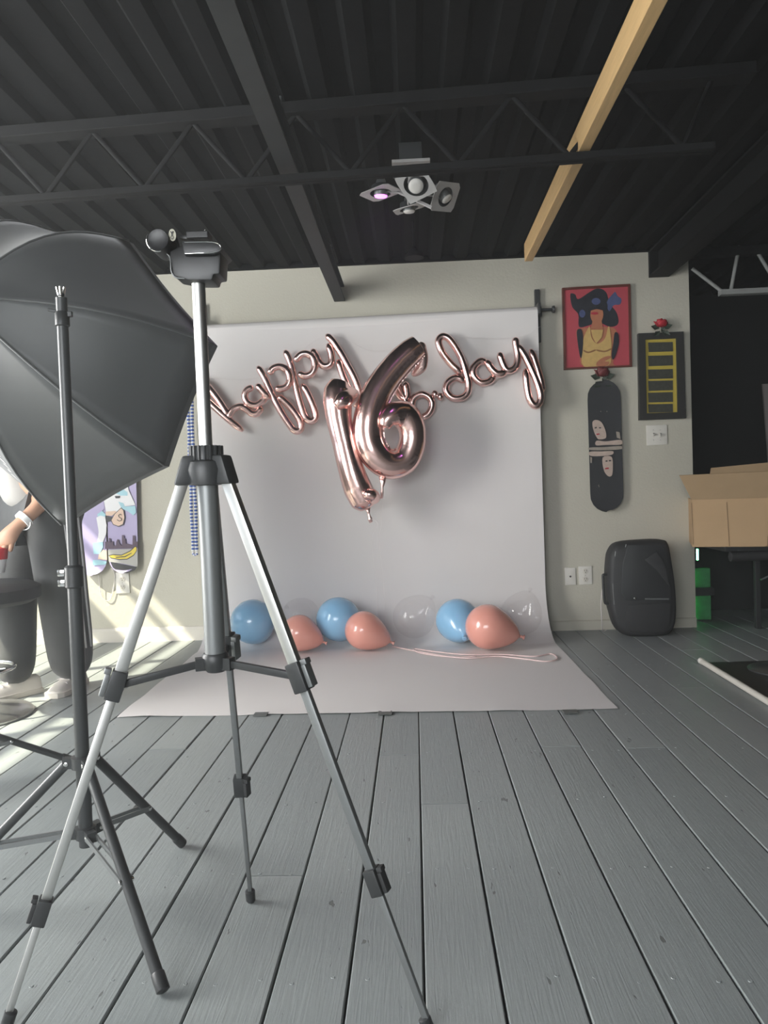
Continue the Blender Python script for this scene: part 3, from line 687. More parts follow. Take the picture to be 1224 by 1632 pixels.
# pan head
hc = axis_at(425); xr = C_R.copy(); xr.z = 0; xr.normalize(); yr = V((-xr.y, xr.x, 0)); zr3 = V((0, 0, 1)); u = yT/FPX
def H3(px, py, dy=0): return P(px, py, yT+dy)
mb = MB()
prof = [(270, 400), (276, 440), (292, 443), (300, 446), (338, 446), (340, 437), (350, 436), (352, 395), (300, 386)]
mb.prism([H3(a, b, -0.028) for a, b in prof], (0, 0.056, 0)); mb.build('head_body', 'plastic_head', tri, bevel=0.004, smooth=40)
mb = MB(); pr2 = [(289, 384), (341, 384), (354, 394), (342, 405), (293, 406)]
mb.prism([H3(a, b, -0.040) for a, b in pr2], (0, 0.078, 0)); plate = mb.build('quick_release_plate', 'plastic_head', tri, bevel=0.003, smooth=40)
mb = MB(); loop_ = [H3(a, b, -0.0415) for a, b in ((294, 386), (340, 386), (352, 394), (341, 402), (295, 404))]
mb.path(spline(loop_, 4)[:], 0.0012, 6); mb.build('plate_edge', 'chrome', plate, smooth=60)
mb = MB(); kc = H3(256, 386, -0.03); mb.lathe(kc, (0, 1, 0), [(-0.012, 0.012), (-0.014, 0.018), (0.0, 0.0205), (0.04, 0.0205), (0.044, 0.015)], 24); knob = mb.build('pan_knob', 'plastic_head', tri, smooth=40)
mb = MB(); arc = [kc+V((0.0200*math.cos(a), -0.0135, 0.0200*math.sin(a))) for a in [math.radians(150+i*12) for i in range(12)]]; mb.path(arc, 0.0012, 6); mb.build('knob_rim', 'chrome', knob, smooth=60)
mb = MB(); mb.bar(H3(264, 398, -0.005), H3(282, 412, 0), 0.022, 0.02); mb.build('head_arm', 'plastic_head', tri, bevel=0.004, smooth=40)
mb = MB(); mb.path(spline([H3(262, 402, -.02), H3(271, 410, -.026), H3(273, 432, -.03), H3(280, 442, -.03), H3(294, 444, -.03)], 5), 0.0011, 6); mb.build('head_edge', 'metal_grey', tri, smooth=60)
mb = MB(); mb.bar(H3(300, 384), H3(300, 376), 0.026, 0.02, up=(0, 1, 0)); mb.build('level_housing', 'plastic_head', tri, bevel=0.003, smooth=40)
mb = MB(); sc_ = H3(275, 375, -0.032); mb.lathe(sc_, (0.25, -1, 0), [(0, 0.0105), (0.002, 0.0105)], 20); st = mb.build('sticker', 'sticker', tri)
for v in st.data.vertices: v.co.x = (v.co.x-(sc_.x-tri.location.x))*0.55+(sc_.x-tri.location.x)
mb = MB(); q = lambda x, z: sc_+V((x*0.55, -0.0032, z))
mb.bar(q(-.004, .006), q(0, .002), .0016, .001, up=(0, 1, 0)); mb.bar(q(.004, .006), q(0, .002), .0016, .001, up=(0, 1, 0)); mb.bar(q(0, .002), q(0, -.001), .0016, .001, up=(0, 1, 0))
mb.path([q(.0035*math.cos(a), -.0045+.003*math.sin(a)) for a in [i*math.pi/5 for i in range(10)]], 0.0005, 5, closed=True)
mb.build('sticker_print', 'ink', st)
mb = MB(); mb.bar(axis_at(436)-V((0.03, 0, -0.02)), H3(270, 370, 0.0), 0.012, 0.02); mb.build('tilt_post', 'plastic_head', tri, bevel=0.003)
mb = MB(); mb.tube(H3(327, 373), H3(327, 366), 0.0016, n=8); mb.build('mount_screw', 'chrome', tri, smooth=60)
mb = MB(); mb.bar(H3(300, 378), H3(335, 377), 0.03, 0.012); mb.build('plate_top', 'plastic_head', tri, bevel=0.002)

# ================================================================== LIGHT STANDS
def light_stand(c, feet, zlow, zup, ztop, label, top_kind, joints=()):
    t = thing('light_stand', (c.x, c.y, 0), label, 'light stand')
    c = V((c.x, c.y, 0)); Z = lambda z: c+V((0, 0, z))
    def cyl(name, z0, z1, r, m='metal_black'):
        mb = MB(); mb.tube(Z(z0), Z(z1), r, n=18); return mb.build(name, m, t, smooth=45)
    cyl('lower_tube', zlow-0.03, 0.73, 0.0150)
    cyl('upper_tube', 0.70, ztop-0.03, 0.0118)
    mb = MB(); mb.lathe(Z(0.70), (0, 0, 1), [(0, 0.016), (0.003, 0.0195), (0.045, 0.0195), (0.05, 0.014)], 18); col = mb.build('lock_collar', 'plastic_black', t, smooth=45)
    mb = MB()
    for dz in (0.012, 0.034): mb.obox(Z(0.70+dz)+V((-0.024, -0.004, 0)), (0.008, 0, 0), (0, 0.008, 0), (0, 0, 0.0075))
    mb.build('collar_bolt', 'chrome', col, bevel=0.003, smooth=45)
    for nm, z, r in (('upper_hub', zup, 0.024), ('lower_hub', zlow, 0.022)):
        mb = MB(); mb.lathe(Z(z-0.014), (0, 0, 1), [(0, 0.016), (0.002, r), (0.026, r), (0.028, 0.016)], 18)
        for f in feet: o = V((f.x-c.x, f.y-c.y, 0)).normalized(); sd = V((-o.y, o.x, 0)); mb.obox(Z(z)+o*0.028, o*0.012, sd*0.010, V((0, 0, 0.011)))
        h = mb.build(nm, 'metal_black', t, smooth=45)
        for f in feet:
            o = V((f.x-c.x, f.y-c.y, 0)).normalized(); sd = V((-o.y, o.x, 0)); mb = MB(); mb.lathe(Z(z)+o*0.032-sd*0.013, sd, [(0, 0.003), (0.001, 0.005), (0.025, 0.005), (0.026, 0.003)], 10); mb.build('bolt', 'chrome', h, smooth=45)
    for f in feet:
        o = V((f.x-c.x, f.y-c.y, 0)).normalized(); a = Z(zup)+o*0.032; b = V((f.x, f.y, 0.011)); sd = V((-o.y, o.x, 0))
        mb = MB(); mb.tube(a, b, 0.0108, n=14); lg = mb.build('leg', 'metal_black', t, smooth=45)
        mb = MB(); d = (b-a).normalized(); mb.lathe(b-d*0.03, d, [(0, 0.0112), (0.002, 0.0125), (0.032, 0.0125), (0.034, 0.009)], 14); ft = mb.build('foot_cap', 'plastic_black', lg, smooth=45)
        zmin = min((ft.matrix_basis @ v.co).z for v in ft.data.vertices); ft.location.z -= zmin-0.001
        m_ = a.lerp(b, 0.56)
        for s_ in (-1, 1):
            mb = MB(); mb.bar(Z(zlow)+o*0.032+sd*0.010*s_, m_+sd*0.011*s_, 0.004, 0.011); mb.build('brace', 'metal_grey', t)
        mb = MB(); mb.lathe(m_-sd*0.015, sd, [(0, 0.003), (0.001, 0.005), (0.029, 0.005), (0.03, 0.003)], 10); mb.build('bolt', 'chrome', lg, smooth=45)
    return t
LS = P(137, 1330, 1.60); f1, f2 = F(290, 1350), F(260, 1587)
ctr2 = V((LS.x, LS.y, 0)); r_ = ((f1-ctr2).length+(f2-ctr2).length)/2
mean = ((f1-ctr2).normalized()+(f2-ctr2).normalized()).normalized(); f3 = ctr2-mean*r_
ztop = P(105, 452, 1.60).z
ls = light_stand(ctr2, [f1, f2, f3], P(137, 1326, 1.6).z, P(125, 1214, 1.6).z, ztop, 'black light stand with a bare silver stud on top, standing left of the tripod', 'stud')
Zs = lambda z: V((ctr2.x, ctr2.y, z))
zk = P(105, 498, 1.6).z
mb = MB(); mb.lathe(Zs(zk-0.03), (0, 0, 1), [(0, 0.0125), (0.002, 0.015), (0.028, 0.015), (0.034, 0.010)], 16); tc = mb.build('top_collar', 'plastic_black', ls, smooth=45)
mb = MB(); mb.bar(Zs(zk+0.002)-xr*0.004, Zs(zk+0.007)-xr*0.030, 0.008, 0.006); mb.bar(Zs(zk-0.004), Zs(zk-0.004)+xr*0.022, 0.010, 0.012); mb.build('top_lever', 'plastic_black', tc, bevel=0.002)
mb = MB(); mb.lathe(Zs(zk), (0, 0, 1), [(0, 0.0065), (0.012, 0.0065), (0.014, 0.0085), (0.018, 0.0085), (0.02, 0.0055), (0.034, 0.0055), (0.036, 0.008), (0.040, 0.008)], 14)
for i in range(5):
    th = 2*math.pi*i/5; mb.tube(Zs(zk+0.038)+V((math.cos(th), math.sin(th), 0))*0.005, Zs(zk+0.054)+V((math.cos(th), math.sin(th), 0))*0.008, 0.0028, n=6)
mb.build('stud', 'chrome', ls, smooth=45)

# ================================================================== SOFTBOX (octagonal, seen from behind)
SC = P(75, 590, 2.36); AP = P(-72, 472, 1.96); RS = 0.54
pn_ = V((-0.33, -0.92, 0.13)).normalized(); ax = pn_
def rim_pt(px, py): d = ray(px, py); return CAM+d*((SC-CAM).dot(pn_)/d.dot(pn_))
sb = thing('softbox', (SC.x, SC.y, SC.z-RS), 'big black octagonal softbox seen from behind at the left edge', 'softbox')
rim = [rim_pt(*q) for q in ((205, 384), (340, 548), (262, 742), (98, 836), (-28, 722), (-90, 570), (-50, 430), (65, 362))]
def rib_pt(i, t):
    p = AP.lerp(rim[i % 8], t); out = (rim[i % 8]-SC).normalized()
    return p + out*(0.07*math.sin(math.pi*t)) + ax*(0.06*math.sin(math.pi*t))
NT, NS = 10, 8
for i in range(8):
    g = []
    for a in range(NT+1):
        t = a/NT; row = []
        for b in range(NS+1):
            s_ = b/NS; p = rib_pt(i, t).lerp(rib_pt(i+1, t), s_); mid = (rim[i]+rim[(i+1) % 8])/2
            sag = 0.024*math.sin(math.pi*s_)*math.sin(math.pi*t*0.86)
            if t == 1: sag = 0.010*math.sin(math.pi*s_)
            p = p-(mid-SC).normalized()*sag; row.append(p)
        g.append(row)
    vs = [p for r in g for p in r]; fs = [(a*(NS+1)+b, a*(NS+1)+b+1, (a+1)*(NS+1)+b+1, (a+1)*(NS+1)+b) for a in range(NT) for b in range(NS)]
    mb = MB(); mb.add(vs, fs); o = mb.build('panel', 'nylon', sb, smooth=180); md = o.modifiers.new('thick', 'SOLIDIFY'); md.thickness = 0.0012
    mb = MB(); mb.path([rib_pt(i, a/12)+(rim[i]-SC).normalized()*0.0005 for a in range(13)], 0.0035, 6); mb.build('seam', 'nylon', sb, smooth=180)
# rim lip, front diffuser, speed ring
mb = MB()
for i in range(8):
    a, b = rim[i], rim[(i+1) % 8]; pr_ = []
    for k in range(9):
        s_ = k/8; p = a.lerp(b, s_)-((a+b)/2-SC).normalized()*0.010*math.sin(math.pi*s_); pr_.append(p)
    mb.rings([[p-ax*0.0, p-ax*0.022, p-ax*0.022-(p-SC).normalized()*0.003, p-(p-SC).normalized()*0.003] for p in pr_])
mb.build('rim_lip', 'nylon', sb)
mb = MB(); mb.prism([p-ax*0.016-(p-SC).normalized()*0.03 for p in rim], -ax*0.002); mb.build('diffuser', 'diffuser', sb)
mb = MB(); mb.lathe(AP-ax*0.01, ax, [(0, 0.06), (0.0, 0.075), (0.02, 0.075), (0.02, 0.05), (0.10, 0.045), (0.10, 0.02)], 20); mb.build('speed_ring', 'plastic_black', sb, smooth=40)
# faded white lettering on the lower left panel
mb = MB()
for k in range(8):
    t = 0.60+0.032*k; c = rib_pt(3, t).lerp(rib_pt(4, t), 0.32)+(rim[3]+rim[4]-SC*2).normalized()*(-0.028*math.sin(math.pi*0.32)*math.sin(math.pi*t)+0.003)
    dd = (rib_pt(3, t+0.02)-rib_pt(3, t)).normalized(); uu = (rib_pt(4, t)-rib_pt(3, t)).normalized(); nn = dd.cross(uu)
    mb.bar(c-uu*0.010, c+uu*0.010, 0.003, 0.001, up=nn); e_ = 0.010 if k % 2 else -0.008
    mb.bar(c-uu*e_, c+dd*0.010-uu*(0.010 if k % 3 else -0.008), 0.003, 0.001, up=nn)
mb.build('lettering', 'print_white', sb)
# stand that carries the softbox, mostly out of frame
sft = F(112, 1216); sc2 = V((AP.x-0.34, AP.y+0.25, 0)); dv = V((sft.x-sc2.x, sft.y-sc2.y, 0)); ang = math.atan2(dv.y, dv.x); rr = dv.length
ff = [sc2+V((math.cos(ang+k*2*math.pi/3), math.sin(ang+k*2*math.pi/3), 0))*rr for k in range(3)]
s2 = light_stand(sc2, ff, 0.10, 0.25, AP.z-0.05, 'black light stand under the softbox, one leg reaching into the left edge', 'softbox')
mb = MB(); mb.bar(V((sc2.x, sc2.y, AP.z-0.06)), AP+ax*0.05, 0.03, 0.035); mb.build('tilt_bracket', 'plastic_black', s2, bevel=0.004)
# ================================================================== THINGS ON THE BACK WALL
def art(parent, name, Y, layers, base_mat, curve=0):
    mb = MB()
    for i, (pts, mt) in enumerate(layers):
        if curve and len(pts) > 5: pts = [(q.x, q.y) for q in spline([V((a, b, 0)) for a, b in pts], 4, True)]
        mb.prism([P(a, b, Y) - V((0, 0.0004*(i+1), 0)) for a, b in pts], (0, 0.0003, 0), mt)
    return mb.build(name, base_mat, parent)
def crop(ox, oy, s, pts): return [(ox+a*s, oy+b*s) for a, b in pts]
def ell(cx, cy, rx, ry, n=18, rot=0):
    r_ = math.radians(rot); return [(cx+rx*math.cos(2*math.pi*i/n)*math.cos(r_)-ry*math.sin(2*math.pi*i/n)*math.sin(r_), cy+rx*math.cos(2*math.pi*i/n)*math.sin(r_)+ry*math.sin(2*math.pi*i/n)*math.cos(r_)) for i in range(n)]
S6 = 240/979
K = lambda pts: crop(880, 440, S6, pts)
# framed picture of a figure in a yellow halter top
Yw = D-0.022
pc = thing('framed_picture', P(950, 588, D-0.01), 'red framed picture of a dark haired figure in a yellow halter top', 'picture')
o4 = K([(66, 76), (508, 50), (520, 588), (80, 608)]); i4 = K([(78, 90), (494, 66), (504, 578), (92, 596)])
mb = MB()
for k in range(4):
    a, b, c, d = o4[k], o4[(k+1) % 4], i4[(k+1) % 4], i4[k]; mb.prism([P(*q, D-0.026) for q in (a, b, c, d)], (0, 0.024, 0))
mb.build('frame', 'frame_red', pc)
mb = MB(); mb.prism([P(*q, D-0.018) for q in i4], (0, 0.014, 0)); mb.build('canvas', 'art_red', pc)
art(pc, 'print', D-0.0185, [
    (K([(160, 350), (235, 335), (350, 330), (415, 350), (428, 440), (395, 560), (400, 582), (205, 588), (180, 520), (165, 430)]), 'art_skin'),
    (K([(118, 118), (150, 120), (170, 150), (250, 100), (300, 80), (350, 105), (375, 180), (420, 240), (428, 310), (375, 330), (300, 300), (240, 320), (175, 330), (170, 250), (130, 200)]), 'art_dark'),
    (K([(355, 170), (400, 110), (412, 105), (425, 130), (450, 150), (440, 185), (400, 190), (370, 230)]), 'art_blue'),
    (K(ell(290, 250, 42, 60)), 'art_skin'),
    (K([(210, 170), (270, 130), (330, 140), (360, 190), (345, 225), (290, 215), (235, 225)]), 'art_dark'),
    (K(ell(285, 165, 28, 22)), 'art_blue'), (K(ell(195, 245, 20, 25)), 'art_blue'),
    (K(ell(275, 243, 24, 9)), 'art_lips'),
    (K([(262, 290), (320, 290), (330, 345), (250, 345)]), 'art_skin'),
    (K([(235, 335), (245, 335), (255, 400), (290, 440), (340, 410), (362, 335), (372, 340), (385, 440), (380, 500), (365, 582), (205, 588), (196, 470), (205, 400)]), 'art_yellow'),
    (K([(205, 480), (235, 492), (275, 478), (282, 486), (235, 502), (206, 492)]), 'art_ochre'), (K([(290, 478), (340, 486), (380, 470), (378, 482), (338, 496), (292, 488)]), 'art_ochre'),
    (K([(250, 350), (330, 350), (320, 400), (285, 440), (262, 400)]), 'art_yellow'),
    (K([(160, 355), (190, 350), (200, 420), (192, 520), (180, 525), (164, 430)]), 'art_dark'), (K([(405, 370), (428, 380), (430, 450), (400, 540), (385, 520), (395, 440)]), 'art_dark'),
    (K([(290, 560), (330, 530), (372, 520), (376, 535), (340, 555), (370, 560), (350, 584), (290, 586)]), 'art_skin')], 'art_red', 1)
# tall black frame with yellow bands
bf = thing('picture_frame', P(1055, 668, D-0.01), 'tall black frame with six dark panes between yellow bands', 'picture')
o4 = K([(562, 372), (855, 360), (872, 924), (570, 936)]); i4 = K([(606, 412), (808, 404), (818, 884), (616, 892)])
mb = MB()
for k in range(4):
    a, b, c, d = o4[k], o4[(k+1) % 4], i4[(k+1) % 4], i4[k]; mb.prism([P(*q, D-0.034) for q in (a, b, c, d)], (0, 0.032, 0))
mb.build('frame', 'frame_black', bf)
mb = MB(); mb.prism([P(*q, D-0.020) for q in i4], (0, 0.016, 0)); mb.build('mount', 'band_yellow', bf)
for (y0, y1, z0, z1) in ((432, 494, 428, 490), (518, 586, 514, 580), (608, 670, 604, 665), (682, 746, 678, 742), (758, 822, 754, 818), (834, 888, 830, 884)):
    mb = MB(); mb.prism([P(*q, D-0.0225) for q in K([(624, y0), (784, z0), (786, z1), (628, y1)])], (0, 0.003, 0)); mb.build('pane', 'panel_dark', bf)
# black skateboard deck with a mirrored face print
def deck(name, cxs, label, mt, Y, thick=0.010, kick=0.016):
    t = thing(name, P(*cxs['base'], D-0.005), label, 'skateboard')
    pts = cxs['outline']; mb = MB(); c = cxs['mid']
    def pt(a, b, extra):
        d = abs(b-c)/(cxs['half']); k = kick*max(0, (d-0.72)/0.28)**2
        return P(a, b, Y-k+extra)
    rows = cxs['rows']; R_ = []
    for (y, xl, xr_, sl) in rows:
        front = [pt(xl+(xr_-xl)*j/6, y+sl*j/6, -thick/2+0.002*math.sin(math.pi*j/6)) for j in range(7)]
        back = [pt(xl+(xr_-xl)*j/6, y+sl*j/6, thick/2) for j in range(6, -1, -1)]
        R_.append(front+back)
    mb.rings(R_); mb.build('deck', mt, t, smooth=35)
    return t
rows = []
for i in range(21):
    s_ = 0.5-0.5*math.cos(math.pi*i/20); y = 606+209*s_; cx = 962+6*s_; hw = 26.5
    e_ = min(s_, 1-s_)*209
    if e_ < 26: hw *= math.sqrt(max(0.004, 1-((26-e_)/26)**2))
    rows.append((y+1.2, cx-hw, cx+hw, -2.4))
sk = deck('skateboard_deck', dict(base=(966, 815), outline=None, mid=710, half=105, rows=rows), 'black skateboard deck with a mirrored pale face print, beside the speaker', 'deck_print_black', D-0.030)
art(sk, 'print', D-0.0385, [
    (K([(262, 950), (285, 935), (320, 950), (345, 1000), (350, 1050), (310, 1062), (290, 1050), (268, 1000)]), 'face_pale'),
    (K([(290, 1070), (350, 1075), (445, 1065), (448, 1095), (350, 1098), (285, 1100)]), 'face_pale'),
    (K([(415, 1010), (438, 1015), (444, 1060), (420, 1050)]), 'stripe_pale'),
    (K([(245, 1115), (340, 1112), (448, 1105), (448, 1125), (340, 1132), (245, 1130)]), 'stripe_pale'),
    (K([(245, 1142), (320, 1140), (392, 1138), (390, 1160), (320, 1170), (248, 1168)]), 'face_pale'),
    (K([(328, 1180), (385, 1175), (394, 1240), (388, 1295), (362, 1300), (335, 1260)]), 'face_pale'),
    (K([(275, 985), (288, 980), (290, 988), (276, 992)]), 'ink'), (K([(304, 982), (318, 984), (316, 991), (304, 990)]), 'ink'), (K([(286, 1026), (306, 1022), (308, 1030), (288, 1034)]), 'art_lips'),
    (K([(342, 1248), (366, 1244), (368, 1254), (344, 1256)]), 'art_lips'), (K([(345, 1200), (358, 1198), (358, 1206), (346, 1207)]), 'ink'), (K([(368, 1196), (382, 1196), (381, 1204), (368, 1205)]), 'ink'),
    (K([(246, 1175), (258, 1180), (256, 1215), (248, 1215)]), 'stripe_pale')], 'deck_print_black', 1)
mb = MB()
for (a, b) in ((316, 880), (356, 880), (302, 1360), (304, 1368)): mb.lathe(P(880+a*S6, 440+b*S6, D-0.037), (0, -1, 0), [(0, 0.003), (0.0015, 0.003), (0.002, 0.001)], 8)
mb.build('bolt', 'stripe_pale', sk)
# artificial roses
def rose(px, py, s_, label, mt, base):
    c = P(px, py, D-0.035); t = thing('rose', P(*base, D-0.02), label, 'flower', 'artificial roses on the wall')
    mb = MB(); mb.path(spline([P(*base, D-0.02), P((px+base[0])/2+1, (py+base[1])/2, D-0.025), c], 4), 0.003, 6); mb.build('stem', 'leaf_dark', t, smooth=180)
    for k in range(11):
        a = k*2.399; rr = 0.004+0.0023*k*s_; h = 0.022*s_-0.0012*k
        u_ = V((math.cos(a), math.sin(a)*0.8, 0)); v_ = V((-math.sin(a), math.cos(a)*0.8, 0)); vs = []
        for i in range(4):
            for j in range(5):
                q = (j-2)/2; w_ = (0.010+0.0011*k)*s_*math.sin(math.pi*(0.25+0.6*i/3)); lift = h*(i/3)*1.3
                vs.append(c+u_*(rr*(0.55+0.45*i/3)*(1-0.35*q*q)+0.003*(i == 3))+v_*(w_*q)+V((0, 0, lift-0.014*s_-0.004*q*q*(i == 3))))
        mb = MB(); mb.add(vs, [(i*5+j, i*5+j+1, i*5+j+6, i*5+j+5) for i in range(3) for j in range(4)]); o = mb.build('petal', mt, t, smooth=180)
        md = o.modifiers.new('t', 'SOLIDIFY'); md.thickness = 0.0012
    for (dx, dz, ex, ez) in ((-0.004, -0.02, -0.035, -0.012), (0.004, -0.02, 0.038, -0.010), (-0.002, -0.028, -0.025, -0.048), (0.003, -0.03, 0.03, -0.045), (0, -0.02, 0.012, -0.03)):
        p = c+V((dx*s_, 0, dz*s_)); q = c+V((ex*s_, -0.01, ez*s_)); m_ = (p+q)/2; n_ = (q-p).cross(V((0, 1, 0))).normalized()*0.010*s_
        mb = MB(); mb.add([p, m_+n_+V((0, -.004, 0)), q, m_-n_+V((0, -.004, 0)), m_+V((0, .003, 0))], [(0, 1, 4), (1, 2, 4), (2, 3, 4), (3, 0, 4)]); o = mb.build('leaf', 'leaf_dark', t); md = o.modifiers.new('t', 'SOLIDIFY'); md.thickness = 0.001
rose(1053, 514, 1.75, 'red artificial rose standing on top of the tall black frame', 'rose_red', (1054, 529))
rose(959, 592, 2.0, 'dull dark red artificial rose tucked above the black skateboard', 'rose_dark', (962, 612))
# switch and outlet plates
def wall_plate(name, quad, label, kind):
    t = thing(name, P(sum(a for a, b in quad)/4, max(b for a, b in quad), D-0.005), label, 'wall plate')
    mb = MB(); mb.prism([P(a, b, D-0.007) for a, b in quad], (0, 0.0065, 0)); mb.build('cover_plate', 'switch_white', t, bevel=0.0018, smooth=40)
    cx = sum(a for a, b in quad)/4; cy = sum(b for a, b in quad)/4
    if kind == 'switch':
        for dx in (-5.5, 5.5):
            p = P(cx+dx, cy, D-0.008); mb = MB(); mb.box((p.x-0.005, p.y-0.001, p.z-0.012), (p.x+0.005, p.y+0.001, p.z+0.012), 'trim_white'); mb.obox(p+V((0, -0.006, 0.003)), (0.004, 0, 0), (0, 0.007, 0.003), (0, -0.002, 0.006), 'art_grey'); mb.build('toggle', 'trim_white', t)
            for dz in (-0.03, 0.03): mb = MB(); mb.lathe(p+V((0, 0.001, dz)), (0, -1, 0), [(0, 0.003), (0.001, 0.003)], 8); mb.build('screw', 'art_grey', t)
    elif kind == 'outlet':
        for dy in (-6.5, 6.5):
            p = P(cx, cy+dy, D-0.0075); mb = MB(); mb.lathe(p, (0, -1, 0), [(0, 0.0165), (0.002, 0.0165), (0.0025, 0.015)], 20); r_ = mb.build('receptacle', 'trim_white', t, smooth=40)
            mb = MB()
            for dx in (-0.006, 0.006): mb.box((p.x+dx-0.0012, p.y-0.0034, p.z), (p.x+dx+0.0012, p.y-0.0024, p.z+0.009))
            mb.lathe(p+V((0, -0.0024, -0.007)), (0, -1, 0), [(0, 0.0028), (0.001, 0.0028)], 8); mb.build('slots', 'slot_dark', r_)
        mb = MB(); mb.lathe(P(cx, cy, D-0.007), (0, -1, 0), [(0, 0.003), (0.001, 0.003)], 8); mb.build('screw', 'art_grey', t)
    else:
        mb = MB(); mb.lathe(P(cx, cy, D-0.007), (0, -1, 0), [(0, 0.006), (0.003, 0.006), (0.003, 0.003), (0.008, 0.003)], 10); mb.build('jack', 'slot_dark', t)
wall_plate('light_switch', [(1030, 678), (1063, 677), (1064, 708), (1031, 710)], 'double white light switch plate under the tall black frame', 'switch')
wall_plate('cable_outlet', [(900, 905), (917, 905), (918, 932), (901, 933)], 'white cable outlet plate with one small jack, left of the power outlet', 'jack')
wall_plate('power_outlet', [(922, 903), (943, 902), (944, 931), (923, 932)], 'white double power outlet beside the black speaker', 'outlet')
wall_plate('power_outlet', [(182, 913), (205, 912), (207, 945), (186, 946)], 'white power outlet in sunlight under the purple skateboard', 'outlet')
# two printed skateboard decks at the left
S7 = 120/890
Q = lambda pts: crop(140, 740, S7, pts)
def deck_rows(x0, x1, ytop, ybot, lean):
    rows = []
    for i in range(19):
        s_ = 0.5-0.5*math.cos(math.pi*i/18); y = ytop+(ybot-ytop)*s_; hw = (x1-x0)/2; cx = (x0+x1)/2+lean*s_; e_ = min(s_, 1-s_)*(ybot-ytop)
        if e_ < 24: hw *= math.sqrt(max(0.004, 1-((24-e_)/24)**2))
        rows.append((y+1, cx-hw, cx+hw, -2))
    return rows
d1 = deck('skateboard_deck', dict(base=(200, 913), outline=None, mid=808, half=105, rows=deck_rows(168.5, 215.5, 703, 913, 5)), 'purple skateboard deck printed with a skyline, a money bag and a banana', 'art_purple', D-0.030)
art(d1, 'print', D-0.0395, [
    (Q([(180, 380), (300, 240), (470, 220), (480, 300), (540, 430), (560, 480), (420, 500), (340, 560), (215, 560)]), 'art_white'),
    (Q([(300, 320), (380, 270), (470, 330), (470, 370), (390, 370), (340, 350)]), 'art_cyan'),
    (Q([(360, 440), (420, 460), (440, 500), (560, 490), (572, 570), (540, 605), (480, 560), (400, 520)]), 'art_cyan'),
    (Q([(210, 560), (330, 550), (340, 570), (280, 610), (215, 605)]), 'art_cream'),
    (Q([(215, 610), (285, 620), (270, 670), (225, 685)]), 'ink'),
    (Q([(320, 375), (385, 372), (380, 400), (330, 402)]), 'ink'),
    (Q([(398, 510), (425, 540), (440, 630), (420, 715), (365, 738), (300, 715), (274, 660), (320, 580)]), 'ink'),
    (Q([(396, 520), (420, 545), (434, 630), (414, 708), (365, 730), (305, 708), (281, 660), (324, 586)]), 'art_cream'),
    (Q([(205, 1000), (205, 915), (250, 910), (250, 870), (270, 872), (272, 930), (290, 905), (302, 910), (304, 955), (335, 960), (338, 915), (352, 885), (368, 890), (370, 930), (405, 965), (405, 835), (428, 838), (430, 870), (446, 880), (450, 935), (480, 940), (530, 950), (533, 840), (560, 842), (562, 915), (590, 912), (592, 990)]), 'art_plum'),
    (Q([(240, 1010), (590, 995), (592, 1100), (590, 1210), (400, 1170), (250, 1150)]), 'art_grey'),
    (Q([(245, 1075), (300, 1062), (400, 1068), (500, 1020), (560, 965), (582, 975), (585, 1020), (545, 1080), (470, 1125), (380, 1130), (280, 1112)]), 'ink'),
    (Q([(255, 1083), (300, 1072), (400, 1078), (505, 1030), (562, 975), (576, 980), (577, 1020), (540, 1072), (468, 1115), (380, 1120), (285, 1104)]), 'banana_yellow'),
    (Q([(330, 1095), (440, 1085), (520, 1045), (522, 1052), (445, 1096), (340, 1104)]), 'ink'),
    (Q([(270, 1152), (585, 1212), (560, 1250), (470, 1285), (380, 1280), (300, 1220)]), 'ink')], 'art_purple')
mb = MB(); sp = [P(a, b, D-0.0465) for a, b in Q([(398, 600), (380, 590), (362, 605), (372, 628), (395, 640), (392, 662), (370, 670), (345, 655)])]; mb.path(spline(sp, 4), 0.0018, 5); mb.build('bag_sign', 'ink', d1)
d2 = deck('skateboard_deck', dict(base=(160, 916), outline=None, mid=812, half=105, rows=deck_rows(118, 166, 707, 917, 5)), 'pale blue and white printed skateboard deck left of the purple one', 'art_purple', D-0.030)
art(d2, 'print', D-0.0395, [
    (Q([(80, 430), (180, 380), (200, 520), (110, 600), (80, 560)]), 'art_purple'),
    (Q([(110, 590), (170, 550), (210, 590), (205, 620), (120, 620)]), 'art_cyan'),
    (Q([(100, 630), (150, 605), (205, 620), (222, 720), (215, 830), (180, 920), (110, 920), (130, 800)]), 'art_white'),
    (Q([(60, 930), (180, 918), (180, 980), (140, 1060), (70, 1060)]), 'art_cyan'),
    (Q([(130, 1070), (180, 1010), (225, 1020), (228, 1130), (120, 1120)]), 'art_cream'),
    (Q([(60, 1130), (130, 1130), (225, 1150), (215, 1185), (60, 1195)]), 'art_cyan')], 'art_purple')
# thin cords at the outlet
mb = MB(); mb.path(spline([P(157, 917, D-0.02), P(162, 950, D-0.012), P(176, 955, D-0.01), P(183, 920, D-0.012), P(178, 905, D-0.015)], 6), 0.0022, 6)
tag(mb.build('charger_cable', 'cord_white', smooth=180), 'thin pale cord looping between the left skateboards and the outlet', 'cord')

